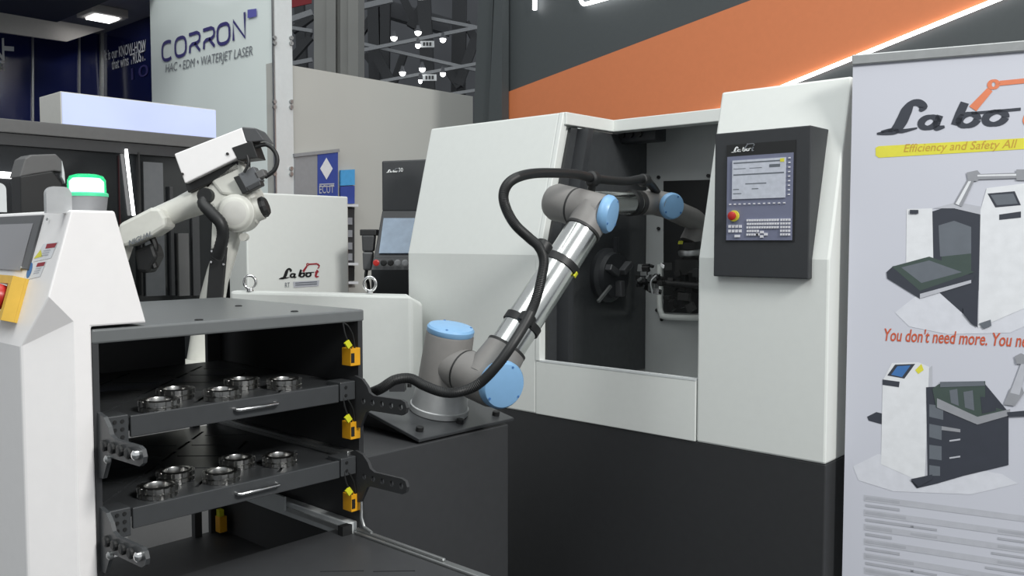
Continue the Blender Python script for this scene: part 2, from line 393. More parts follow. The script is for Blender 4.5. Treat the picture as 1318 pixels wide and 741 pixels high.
# far hall: roof deck, column, trusses, lamps
hw = struct(MB().prism([P(100,420,D=34), P(900,420,D=34), P(900,-140,D=34), P(100,-140,D=34)], F0*.3).build('wall_hall_far', 'roof'))
colm = thing('hall_column', 'tall pale clad hall column rising above the white partition', 'column', P(432,305,D=12)*1.0)
for x0, x1, m, dd in ((404,420,'column',.04),(420,432,'column',0),(432,438,'column',.1),(438,448,'column',0),(448,461,'column',-.08)):
    MB().prism([P(x0,-60,D=12+dd), P(x1,-60,D=12+dd), P(x1,330,D=12+dd), P(x0,330,D=12+dd)], F0*.5).build('cladding_panel', m, colm)
tr = thing('roof_truss', 'dark steel truss frames under the far hall roof', 'truss', P(530,70,D=28))
for (xa, ya, xb, yb, wd, m, D) in ((480,-20,483,110,.35,'truss',28),(497,-20,495,110,.3,'truss',28),(545,-20,552,125,.4,'truss',27),(592,-20,590,120,.45,'truss',28),
        (515,-10,540,40,.25,'truss',28),(548,0,528,35,.25,'truss',28),(480,62,505,110,.3,'truss',27),(505,112,520,70,.22,'truss',28),(590,110,612,50,.28,'truss',27),(575,88,592,112,.25,'truss',27),
        (460,50,480,20,.22,'truss',28),(600,30,625,75,.25,'truss',28),(490,10,580,36,.5,'roof',29),(470,70,487,92,.2,'truss',28),
        (376,40,404,20,.2,'truss',27),(376,75,400,48,.2,'truss',27),(385,-5,390,90,.3,'truss',28),(398,40,380,88,.22,'truss',28)):
    MB().bar(P(xa,ya,D=D), P(xb,yb,D=D), wd, wd, up=F0).build('strut', m, tr)
for (xa, ya, xb, yb, wd, D) in ((461,66,616,35,.1,26),(461,55,612,90,.09,26.3),(490,105,614,82,.09,26),(461,10,505,0,.16,26),(545,22,612,35,.1,27),(376,36,402,40,.1,26),(376,25,402,16,.16,26),(376,82,402,77,.12,26),(575,122,614,116,.09,26)):
    MB().bar(P(xa,ya,D=D), P(xb,yb,D=D), wd, wd, up=F0).build('tie_rod', 'trussl', tr)
lampg = 'high bay lamps under the hall roof'
for (x, y, r) in ((507,48,.085),(538,41,.085),(570,50,.08),(538,57.5,.07),(518,93,.08),(543.5,88,.08),(570,94,.07),(541,103,.05)):
    p = P(x, y, D=25)
    l = thing('high_bay_lamp', 'small bright high bay lamp hanging under the far hall roof', 'lamp', p, lampg)
    MB().lathe(p + ZV*.18, (0,0,-1), [(0,.04),(.08,.05),(.14,r*1.1),(.18,r*1.2)], 12).build('reflector', 'roof', l, True)
    MB().lathe(p, (0,0,-1), [(0,r*1.15),(.06,r),(.1,r*.5)], 12).build('bulb', 'lamp', l, True)
for (x, y) in ((550,57),(553,100)):
    p = P(x, y, D=25.2)
    s_ = thing('aisle_sign', 'small lit hanging sign among the hall lamps', 'sign', p, 'small hanging hall signs')
    MB().obox(p, RT*.2, F0*.03, ZV*.09).build('sign_panel', 'acredge', s_)
    for k in (-.09, 0, .09): MB().obox(p + RT*k - F0*.035, RT*.03, F0*.004, ZV*.05).build('sign_mark', 'dark', s_)
rb = MB().prism([P(370,-40,D=18), P(401,-40,D=18), P(401,4,D=18), P(370,11,D=18)], F0*.03).build('hall_banner', 'redb')
tag(rb, 'red hanging hall banner beside the clad column', 'banner')
rl = thing('round_hall_lamp', 'round white lamp hanging at the top of the far hall', 'lamp', P(543,0,D=22))
pr = P(543,-2,D=22)
MB().lathe(pr, ZV, [(0,.2),(.03,.25),(.2,.25)], 20).build('rim', 'trussl', rl, True)
MB().lathe(pr-ZV*.015, ZV, [(0,.14),(.02,.19)], 20).build('diffuser', 'acredge', rl, True)

# =================================================================== CNC LATHE
XL, XO, XR, XC = -2.701, -1.997, -1.367, -.963
ZB, ZS, ZK, ZT = .879, 1.069, 1.445, 1.957
DY = .13                                       # lean of the upper facets
YB = 3.62
lt = thing('cnc_lathe', 'large white cnc lathe with black base and dark control panel', 'machine', (-1.8, 2.9, 0))
MB().box((XL, YC+.004, .0), (XC, YB, ZB)).build('base', 'base', lt, bevel=.004, label='black machine base')
def cover(name, x0, x1, zt, yb, cut=None):
    pts = [(YC, ZB), (YC, ZK), (YC+DY*(zt-ZK)/(ZT-ZK), zt), (yb, zt), (yb, ZB)]
    return MB().prism([V((x0, y, z)) for y, z in pts], (x1-x0, 0, 0)).build(name, 'white', lt, bevel=.006)
cover('left_cover', XL, XO-.02, ZT, YC+.24)
# white edge frame of the opening
def yl(z): return YC + max(0, DY*(z-ZK)/(ZT-ZK))
fr = MB()
fr.prism([V((XO-.02, YC-.002, ZS)), V((XO-.02, YC-.002, ZK)), V((XO-.02, YC+DY-.002, ZT)), V((XO-.02, YC+DY+.03, ZT)), V((XO-.02, YC+.03, ZK)), V((XO-.02, YC+.03, ZS))], (.02,0,0))
fr.box((XO-.02, YC+DY, ZT-.045), (XO+.012, 2.79, ZT)).box((XO-.02, 2.77, ZT-.045), (XR+.06, 2.83, ZT))
fr.build('opening_frame', 'white', lt, bevel=.003)
MB().box((XO-.02, YC, ZB), (XR-.003, YC+.02, ZS)).build('sill_panel', 'white', lt, bevel=.003)
MB().box((XO, YC-.001, ZS-.001), (XR-.003, YC+.022, ZS+.005)).build('sill_strip', 'acredge', lt)
rc = cover('right_cover', XR, XC, ZT, YB-.2)
YI = P(832, 300, X=XO-.006).y
MB().box((XL+.01, YI+.02, ZB), (XR-.001, YB, ZT-.06)).build('rear_cover', 'inner', lt)
# inner sheet metal, dark folded door
MB().box((XO-.02, YC+.02, ZB), (XR-.001, YI, ZB+.03)).build('chip_floor', 'inner', lt)
MB().box((XO-.3, 2.83, ZT-.012), (XR-.001, YI+.018, ZT-.002)).build('added_light_stop', 'white', lt)  # unseen plate, added to stop light leaking in behind the beam
MB().box((XO-.006, YI, ZB+.03), (XR-.001, YI+.018, ZT-.012)).build('inner_panel', 'inner', lt)
dd = MB()
dd.prism([V((XO-.02, YC+.05, ZS-.1)), V((XO-.02, YC+.05, ZK)), V((XO-.02, YC+DY+.05, ZT-.05)), V((XO-.02, YI-.002, ZT-.05)), V((XO-.02, YI-.002, ZS-.1))], (.014,0,0))
dd.build('inner_side', 'gloss', lt)
xl_ = P(761,173,Y=2.58).x
MB().prism([V((XO-.02, yl(z)+o, z)) for z, o in ((ZB+.03,.1),(ZK,.1),(1.905,.1),(1.905,.13),(ZK,.13),(ZB+.03,.13))], (xl_-XO+.02,0,0)).build('door_leaf', 'panel', lt)
bk0, bk1 = P(788,166,Y=2.84), P(843,180,Y=2.84)
tb = MB().box((bk0.x, 2.84, bk1.z), (bk1.x, 2.92, bk0.z)).build('door_bracket', 'panel', lt, bevel=.004)
for k in range(3):
    q = bk0.x+.05+.04*k; MB().cyl((q, 2.828, (bk0.z+bk1.z)/2), (q, 2.842, (bk0.z+bk1.z)/2), .013, n=14).build('bracket_bolt', 'greyd', tb)
# dark turret window with rail frame on the inner panel
def IN(x, y, o=.0): return P(x, y, Y=YI-o)
MB().prism([IN(855,233), IN(925,231), IN(925,404), IN(855,402)], (0,-.006,0)).build('turret_window', 'black', lt)
MB().tube(catmull([IN(849,340,.012), IN(849,388,.012), IN(851,402,.012), IN(860,408,.012), IN(925,409,.012)], 5), .012, 10).build('guide_rail', 'white', lt, True)
for (x, y) in ((848,228),(912,226),(848,262),(848,294),(846,399),(852,411),(918,230)):
    p = IN(x, y, .002); MB().cyl(p, p - YV*.006, .007, n=10).build('panel_screw', 'greyd', lt)
# turret / chuck inside
ch = IN(890, 372); tc_ = MB()
cpos = V((-1.50, 2.80, 1.36))
sc_ = P(780, 354, X=XO-.006); sa = XV
sp = MB().lathe(sc_, sa, [(0,.105),(.02,.105),(.03,.09),(.05,.085),(.052,.03)], 32).build('spindle_chuck', 'panel', lt, True)
for k in range(3):
    a = k*2.094+.6; e = YV*math.cos(a) + ZV*math.sin(a)
    MB().obox(sc_ + sa*.06 + e*.05, e*.03, sa*.018, e.cross(sa)*.012).build('chuck_jaw', 'bezel', sp, bevel=.003)
MB().bar(P(793,305,X=XO+.03), P(794,352,X=XO+.03), .016).build('coolant_pipe', 'panel', lt)
MB().bar(P(770,388,X=XO+.06), P(786,368,X=XO+.06), .01).build('probe_arm', 'alu', lt)
# control panel on the right cover
YP = YC - .025
def CP(x, y, o=0): return P(x, y, Y=YP-o)
f4 = [CP(921.5,172), CP(1043.5,161), CP(1040.5,359.5), CP(917,355)]
x0 = (f4[0].x+f4[3].x)/2; x1 = (f4[1].x+f4[2].x)/2; z1 = (f4[0].z+f4[1].z)/2; z0 = (f4[2].z+f4[3].z)/2
cp = MB().prism([V((x0,YP,z0)), V((x0,YP,z1)), V((x0,yl(z1)+.004,z1)), V((x0,YC+.002,ZK)), V((x0,YC+.002,z0))], (x1-x0,0,0)).build('control_panel', 'panel', lt, bevel=.003, label='charcoal control panel box')
scx = lambda px0, py0, px1, py1, o: [V((CP(px0,py0).x, YP-o, CP(px0,py0).z)), V((CP(px1,py0).x, YP-o, CP(px0,py0).z)), V((CP(px1,py1).x, YP-o, CP(px0,py1).z)), V((CP(px0,py1).x, YP-o, CP(px0,py1).z))]
zt_, zb_ = CP(937,189).z, CP(935,309).z; xa_, xb_ = CP(936.5,250).x, CP(1021,250).x
MB().box((xa_-.004, YP-.002, zb_-.004), (xb_+.006, YP+.001, zt_+.005)).build('recess_plate', 'black', cp)
zf = CP(938,202).z
MB().box((xa_, YP-.005, zb_), (xb_, YP-.002, zf)).build('keyboard_face', 'face', cp)
wP, hP = xb_-xa_, zf-zb_
def FP(a, b, o): return V((xa_+wP*a, YP-.005-o, zb_+hP*b))
MB().box(FP(.09,.49,.0), FP(.9,.95,.003)).build('display', 'lcd', cp)
sb = MB()
for (a0_, b0_, a1_, b1_) in ((.11,.91,.85,.925),(.11,.77,.88,.785),(.3,.66,.62,.672),(.66,.845,.82,.88),(.11,.6,.2,.61),(.11,.55,.24,.56),(.4,.6,.5,.61),(.11,.845,.3,.852),(.36,.845,.55,.852)):
    sb.box(FP(a0_,b0_,.003), FP(a1_,b1_,.0034))
sb.build('screen_rows', 'inkmid', cp, kind='stuff')
MB().box(FP(.82,.9,.003), FP(.88,.94,.0036)).build('screen_tab', 'inkyellow', cp)
kb = MB()
def key(a, b, w_=.022, h_=.014): kb.box(FP(a-w_/2, b-h_/2, 0), FP(a+w_/2, b+h_/2, .003))
for i in range(12): key(.06+.075*i, .43, .028, .014)
for i in range(9): key(.95, .94-.052*i, .026, .014)
for j in range(5):
    for i in range(13):
        if j > 2 and i > 4: continue
        key(.34+.038*i+.006*(j % 2), .235-.042*j, .03, .026)
    for i in range(4): key(.85+.038*i, .235-.042*j, .028, .026)
for j in range(2):
    for i in range(4): key(.06+.055*i, .165-.055*j, .04, .034)
key(.18,.05,.08,.03)
for (a, b) in ((.56,.095),(.5,.07),(.62,.07),(.56,.045)): key(a, b, .05, .03)
kb.build('key_caps', 'key', cp, kind='stuff')
e = FP(.125,.29,0)
eb = MB().lathe(e, -YV, [(0,.016),(.004,.016)], 20).build('stop_collar', 'inkyellow', cp, True)
MB().lathe(e-YV*.004, -YV, [(0,.008),(.006,.009),(.01,.0125),(.013,.0125),(.015,.009)], 20).build('stop_button', 'red', cp, True)
lw = (CP(975,190).x-CP(943,190).x)
logo(V((CP(942,195).x, YP-.004, CP(942,196.5).z)), XV*lw, ZV*lw, -YV, cp, 'letter', 'greyink')

# =================================================================== ROLL-UP BANNER
bn = V((.958,.287,0)).normalized(); b_l = P(1098,77,D=2.385); N = V((bn.y,-bn.x,0)); bb = V((b_l.x,b_l.y,0))
rb = thing('roll_up_banner', 'white roll-up banner printed with tending machines and orange wordmark beside the lathe', 'banner', bb + bn*.29)
ztop = 1.985
MB().prism([bb + ZV*.09, bb + bn*.58 + ZV*.09, bb + bn*.58 + ZV*ztop, bb + ZV*ztop], -N*.002).build('printed_sheet', 'banner', rb)
MB().obox(bb + bn*.29 + ZV*(ztop+.002), bn*.293, N*.007, ZV*.014).build('top_rail', 'alu', rb, bevel=.003)
MB().obox(bb + bn*.29 + ZV*.045, bn*.295, N*.06, ZV*.045).build('cassette', 'alu', rb, bevel=.012)
MB().cyl(bb + bn*.29 - N*.02 + ZV*.05, bb + bn*.29 - N*.02 + ZV*ztop, .008, n=10).build('support_pole', 'alu', rb)
def BP(x, y, o=.0006): return PL(x, y, bb, N) + N*o
def bpoly(mb, pts, o, cur): mb.cur = cur; mb.flat([BP(x, y, o) for x, y in pts])
p0, p1 = BP(1128,173,.001), BP(1318,162,.001)
lw = 190/ (1318-1128) * (p1-p0).length * 900/743
logo(BP(1128,173,.001), bn*lw, ZV*lw*1.02, N, rb)
yb_ = MB(); bpoly(yb_, [(1127,190),(1131,188),(1385,174),(1389,179),(1385,188),(1131,203),(1127,200)], .0006, 0); yb_.build('printed_yellow_bar', 'inkyellow', rb, flat2d=True)
text('printed_lettering', 'Efficiency and Safety All', BP(1163,199,.001), bn*(BP(1309,190)-BP(1163,199)).length + ZV*0, ZV*.028, 'gold', rb, shear=.25)
text('printed_lettering', "You don't need more. You need", BP(1138,438.5,.001), (BP(1340,440)-BP(1138,438.5))-ZV*((BP(1340,440)-BP(1138,438.5)).z), ZV*.036, 'inkred', rb, shear=.2, bold=.012)
M['inksoft'] = mat('print soft white', (206, 208, 216), .6); M['inktab'] = mat('print pale line', (166, 168, 176), .6)
inks = ['inkwhite','inklight','inkgrey','inkmid','inkdark','inkgreen','inkblue','inkorange','inkyellow','inksoft']
pa = MB()
for pts, cur in (
    ([(1152,402),(1180,380),(1240,372),(1318,380),(1340,410),(1300,428),(1220,430),(1170,420)], 9),
    ([(1167,269),(1200,268),(1202,362),(1166,352)], 0),
    ([(1200,272),(1232,262),(1262,272),(1258,420),(1202,370)], 4),
    ([(1208,290),(1228,284),(1250,292),(1250,330),(1210,330)], 3),
    ([(1212,330),(1250,326),(1250,352),(1212,350)], 5),
    ([(1200,268),(1232,260),(1264,266),(1262,276),(1228,268)], 1),
    ([(1262,270),(1270,242),(1318,236),(1345,240),(1345,385),(1259,422)], 0),
    ([(1271,249),(1306,246),(1314,264),(1281,267)], 4), ([(1275,251),(1304,249),(1310,262),(1283,264)], 3),
    ([(1286,276),(1314,272),(1314,280),(1286,283)], 4),
    ([(1141,350),(1150,342),(1255,354),(1252,362),(1184,384),(1142,358)], 4),
    ([(1148,343),(1196,330),(1254,350),(1184,374)], 5), ([(1160,344),(1196,335),(1238,350),(1186,364)], 3),
    ([(1184,378),(1250,360),(1250,364),(1184,384)], 1),
    ([(1228,262),(1246,230),(1254,232),(1238,266)], 2), ([(1230,262),(1247,232),(1250,233),(1234,264)], 0),
    ([(1244,222),(1258,219),(1264,226),(1258,233),(1246,233)], 2),
    ([(1258,224),(1318,222),(1318,229),(1258,231)], 2), ([(1258,225),(1318,223.5),(1318,226),(1258,227)], 0),
    ([(1308,218),(1330,218),(1330,232),(1308,232)], 2),
    ([(1240,395),(1258,402),(1258,421),(1250,416),(1240,404)], 4),
    ([(1260,416),(1275,411),(1276,419),(1266,423)], 3), ([(1171,270),(1182,270),(1182,275),(1171,275)], 4)):
    bpoly(pa, pts, .0006+.00012*len(pa.f), cur)
pa.build('printed_machine_picture', inks, rb, flat2d=True)
pb = MB()
for pts, cur in (
    ([(1098,600),(1130,584),(1180,590),(1290,610),(1310,622),(1250,636),(1150,632),(1105,618)], 9),
    ([(1116,536),(1128,530),(1136,532),(1136,546),(1118,541)], 4),
    ([(1134,597),(1136,490),(1148,467),(1182,466),(1196,472),(1190,622)], 0),
    ([(1190,622),(1196,474),(1200,470),(1200,610)], 1),
    ([(1142,483),(1152,469),(1178,468),(1164,487)], 4), ([(1147,482),(1155,471),(1172,470),(1161,485)], 6),
    ([(1136,488),(1158,491),(1157,498),(1136,495)], 4),
    ([(1178,476),(1186,468),(1189,476),(1182,481)], 8),
    ([(1192,498),(1268,494),(1298,530),(1298,598),(1240,612),(1206,622),(1180,628),(1172,618),(1194,616)], 4),
    ([(1196,520),(1214,522),(1214,540),(1196,536)], 3), ([(1196,545),(1212,548),(1212,566),(1196,562)], 3), ([(1196,572),(1212,574),(1212,592),(1196,590)], 3), ([(1196,598),(1210,600),(1210,612),(1196,612)], 3),
    ([(1212,548),(1236,552),(1236,556),(1212,553)], 2), ([(1222,566),(1236,564),(1236,566),(1222,568)], 1), ([(1222,588),(1236,586),(1236,588),(1222,590)], 1),
    ([(1200,500),(1208,494),(1268,490),(1268,520),(1300,530),(1258,544),(1205,524)], 5),
    ([(1206,512),(1258,536),(1300,526),(1300,534),(1258,546),(1206,524)], 2),
    ([(1222,502),(1232,500),(1234,522),(1224,518)], 3), ([(1240,504),(1252,502),(1254,528),(1242,524)], 3), ([(1262,510),(1280,512),(1282,528),(1264,532)], 4),
    ([(1210,491),(1266,490),(1268,496),(1210,498)], 3),
    ([(1292,520),(1300,500),(1312,490),(1318,505),(1306,522)], 2), ([(1300,505),(1314,468),(1322,468),(1312,508)], 1),
    ([(1306,458),(1314,454),(1322,458),(1320,468),(1308,468)], 2),
    ([(1296,530),(1340,526),(1340,534),(1298,536)], 4),
    ([(1172,616),(1200,610),(1200,616),(1182,626)], 4)):
    bpoly(pb, pts, .0006+.00012*len(pb.f), cur)
pb.build('printed_machine_picture', inks, rb, flat2d=True)
tb_ = MB()
random.seed(3)
for r in range(13):
    y = 640 + 9.3*r
    def row(x, dy=0): return y + dy + (x-1112)*(.13+.004*r)
    if r % 2 == 0: bpoly(tb_, [(1112,row(1112,-3.5)),(1395,row(1395,-3.5)),(1395,row(1395,4.5)),(1112,row(1112,4.5))], .0006, 0)
    L = random.choice((34,44,52,62))
    bpoly(tb_, [(1114,row(1114,-1.5)),(1114+L,row(1114+L,-1.5)),(1114+L,row(1114+L,2)),(1114,row(1114,2))], .0009, 1)
    if r in (3,4,9,10): bpoly(tb_, [(1172,row(1172,-1)),(1206,row(1206,-1)),(1206,row(1206,2)),(1172,row(1172,2))], .0009, 1)
    if r > 1:
        a = random.choice((1268,1276,1284)); bpoly(tb_, [(a,row(a,-1.5)),(1345,row(1345,-1.5)),(1345,row(1345,1.5)),(a,row(a,1.5))], .0009, 1)
tb_.build('printed_table', ['inklight','inktab'], rb, flat2d=True)

# =================================================================== TENDING CART: kiosk, drawer cabinet, robot pedestal
XB = -2.42
ct = thing('machine_tending_cart', 'white and charcoal machine tending cart with touch screen kiosk and open drawers', 'cart', (-2.05, 1.25, 0))
kk = [(.674,1.556),(.756,1.556),(.814,1.331),(.705,1.331),(.705,.04),(.668,.04),(.672,1.344),(.628,1.394)]   # y,z of the side
vs = []
for X in (XF, XB): vs += [V((X,y,z)) for y, z in kk]
c4 = .068; z4 = 1.296
vs += [V((XF-c4,.6,z4)), V((XB+c4,.6,z4)), V((XF-c4,.6,.04)), V((XB+c4,.6,.04))]       # 16..19
fs = [tuple(range(8)), tuple(range(15,7,-1)), (0,1,9,8), (1,2,10,9), (2,3,11,10), (3,4,12,11),
      (0,7,16,17,15,8), (7,6,16), (15,14,17), (6,5,18,16), (14,17,19,13), (16,18,19,17), (5,4,12,13,19,18)]
MB().add(vs, fs).build('kiosk_body', 'kiosk', ct, bevel=.004, label='white kiosk housing')
k1, k2 = V((XF,.674,1.556)), V((XF,.628,1.394))
ns = XV.cross((k1-k2).normalized()).normalized()
if ns.y > 0: ns = -ns
def KP(x, y, o=0): return PL(x, y, k1, ns) + ns*o
vv = (k1-k2).normalized()
def kq(xr_top, y_top, xr_bot, y_bot, wd, o0, o1, name, m, parent, bev=0):
    t = KP(xr_top, y_top); b = KP(xr_bot, y_bot); x = (t.x+b.x)/2
    a = k1 + vv*((t-k1).dot(vv)) + XV*(x-k1.x); c = k1 + vv*((b-k1).dot(vv)) + XV*(x-k1.x)
    return MB().prism([a+ns*o0, c+ns*o0, c-XV*wd+ns*o0, a-XV*wd+ns*o0], ns*(o1-o0)).build(name, m, parent, bevel=bev)
sc = kq(70, 276, 26, 347, .40, -.002, .004, 'touch_screen', 'bezel', ct, .002)
kq(55, 288, 20, 348, .36, .004, .005, 'display', 'screen', sc)
for (x, y) in ((64,283),(30,345)):
    p = KP(x, y, .004); MB().cyl(p, p+ns*.002, .003, n=10).build('bezel_screw', 'alu', sc)
# warning stickers
st = MB(); 
def kpoly(mb, pts, o, cur): mb.cur = cur; mb.flat([KP(x, y, o) for x, y in pts])
kpoly(st, [(56,314),(75,311),(66,332),(43,337)], .0006, 0); kpoly(st, [(61,314),(74,312.5),(71,318.5),(59,320)], .001, 1)
kpoly(st, [(53,321),(55,330),(44,333)], .001, 2)
for k in range(3): kpoly(st, [(57-k*1.5,322+3*k),(66-k*1.5,321+3*k),(65-k*1.5,322.5+3*k),(56-k*1.5,323.5+3*k)], .001, 3)
st.build('warning_sticker', ['inkwhite','inkcrim','inkyellow','inklight'], ct, flat2d=True)
st = MB()
kpoly(st, [(42,339),(60,336),(52,356),(29,361)], .0006, 0); kpoly(st, [(49,338.5),(59,337),(57,342),(47,343.5)], .001, 1)
cpt = KP(38.5,348); st.cur = 2
st.flat([cpt + ns*.001 + XV*(.012*math.cos(a)) + vv*(.016*math.sin(a)) for a in [k*math.pi/10 for k in range(20)]])
for k in range(3): kpoly(st, [(47-k*1.5,345+3*k),(54-k*1.5,344+3*k),(53-k*1.5,345.5+3*k),(46-k*1.5,346.5+3*k)], .001, 3)
st.build('warning_sticker', ['inkwhite','inkcrim','inkblue','inklight'], ct, flat2d=True)
# emergency stop with yellow guard
eo = KP(19, 386)
es = MB(); ea = XV; ev = vv
prof = [(-.034,-.036),(.034,-.036),(.034,.036),(-.034,.036)]
es.obox(eo + ns*.002, ea*.046, ev*.044, ns*.004)
es.obox(eo + ea*.039 + ns*.018, ea*.007, ev*.044, ns*.0118).obox(eo + ev*.036 - ea*.0075 + ns*.018, ea*.0385, ev*.008, ns*.0119).obox(eo - ev*.036 - ea*.0075 + ns*.018, ea*.0385, ev*.008, ns*.0119)
eg = es.build('emergency_stop_guard', 'guard', ct, bevel=.0, label='yellow emergency stop guard')
MB().lathe(eo + ns*.006, ns, [(0,.015),(.014,.015),(.016,.024),(.03,.026),(.037,.022),(.039,.012)], 28).build('stop_button', 'red', eg, True)
# rounded plates modelling a led sign's reflection, and beacon on top of the kiosk
def plate_top(x0, x1, ytop, ybot, X, m):
    a, b = P(x0,ybot,X=X), P(x1,ybot,X=X); zt = P((x0+x1)/2, ytop, X=X).z; zb = 1.55; r = (b.y-a.y)*.32
    pts = [V((X,a.y,zb)), V((X,b.y,zb))] + [V((X, b.y-r+r*math.cos(t), zt-r+r*math.sin(t))) for t in [k*math.pi/12 for k in range(7)]] + [V((X, a.y+r-r*math.sin(t), zt-r+r*math.cos(t))) for t in [k*math.pi/12 for k in range(7)]]
    return MB().prism(pts, (-.012,0,0)).build('reflection_plate', m, ct)
plate_top(60, 93, 240, 272, XF-.02, 'clear')
plate_top(-20, 9, 235, 274, XF-.03, 'acredge')
bp = V((XF-.14, P(112,255,X=XF-.14).y, 1.556)); rr = .04
bz = P(112,253,X=XF-.14).z
bs = MB().lathe(bp, ZV, [(0,.036),(bz-1.556,.04)], 28).build('beacon_base', 'greypanel', ct, True, label='grey beacon base')
MB().lathe(V((bp.x,bp.y,bz)), ZV, [(0,.041),(.006,.041),(.008,.038)], 28).build('beacon_rim', 'beaconlo', bs, True)
MB().lathe(V((bp.x,bp.y,bz+.009)), ZV, [(0,.033),(.022,.033),(.029,.026)], 20).build('beacon_bulb', 'core', bs, True)
MB().lathe(V((bp.x,bp.y,bz+.008)), ZV, [(0,.0375),(.026,.0365),(.034,.032),(.038,.02)], 28).build('beacon_dome', 'beacon', bs, True, label='lit green beacon dome')
# cabinet shell
Y0, Y1, ZTOP = .705, 1.362, 1.326
MB().box((XB, .80, 1.318), (XF+.002, Y1+.004, ZTOP)).box((XF-.012, Y0, 1.297), (XF+.003, Y1+.004, 1.3255)).box((XB, Y1-.008, 1.297), (XF, Y1+.004, 1.32)).build('cabinet_top', 'top', ct, bevel=.004)
for (x, y) in ((256,412),(307,394),(379,401)):
    p = P(x, y, Z=ZTOP); MB().lathe(p, ZV, [(0,.009),(.002,.009),(.003,.006)], 14).build('top_bolt', 'black', ct)
MB().box((XB, Y0, .05), (XF+.001, Y0+.012, 1.3)).build('side_wall', 'dark', ct)
MB().box((XB, Y1-.014, .05), (XF+.001, Y1, 1.3)).build('side_wall', 'base', ct)
MB().box((XB, Y0+.012, .97), (XB+.015, P(235,450,X=XB).y, 1.3)).build('back_panel', 'dark', ct)
MB().box((XB, P(264,450,X=XB).y, .05), (XB+.015, Y1-.014, 1.3)).build('back_panel', 'base', ct)
MB().box((XB, P(247,690,X=XB).y, .6), (XB+.02, P(256,690,X=XB).y, .97)).build('back_post', 'dark', ct)
MB().box((XB, Y0+.012, .05), (XF, Y1-.014, .62)).build('lower_body', 'base', ct)
for (x, y, m) in ((411,492,'dark'),(421,577,'alu')):
    z = P(x, y, Y=Y1-.02).z
    rr_ = MB().box((XB+.02, Y1-.034, z-.008), (XF-.02, Y1-.014, z+.012)).build('slide_rail', m, ct, bevel=.002)
    MB().box((XB+.02, Y1-.038, z-.002), (XF-.02, Y1-.034, z+.004)).build('rail_member', 'alu', rr_)
zr = P(450,678,Y=Y1-.02).z
rr_ = MB().box((XB+.02, Y1-.04, zr-.022), (XF-.01, Y1-.014, zr+.02)).build('slide_rail', 'acredge', ct, bevel=.003)
MB().box((XB+.02, Y1-.044, zr-.006), (XF-.01, Y1-.04, zr+.006)).build('rail_member', 'alu', rr_)
MB().box((XB+.1, Y1-.05, zr-.004), (XF-.28, Y1-.044, zr+.034)).build('slide_bracket', 'acredge', rr_)
zr = P(346,724,Y=Y1-.03).z
MB().box((XB+.02, Y1-.05, zr-.012), (XF-.2, Y1-.014, zr+.012)).build('slide_rail', 'acredge', ct, bevel=.003)
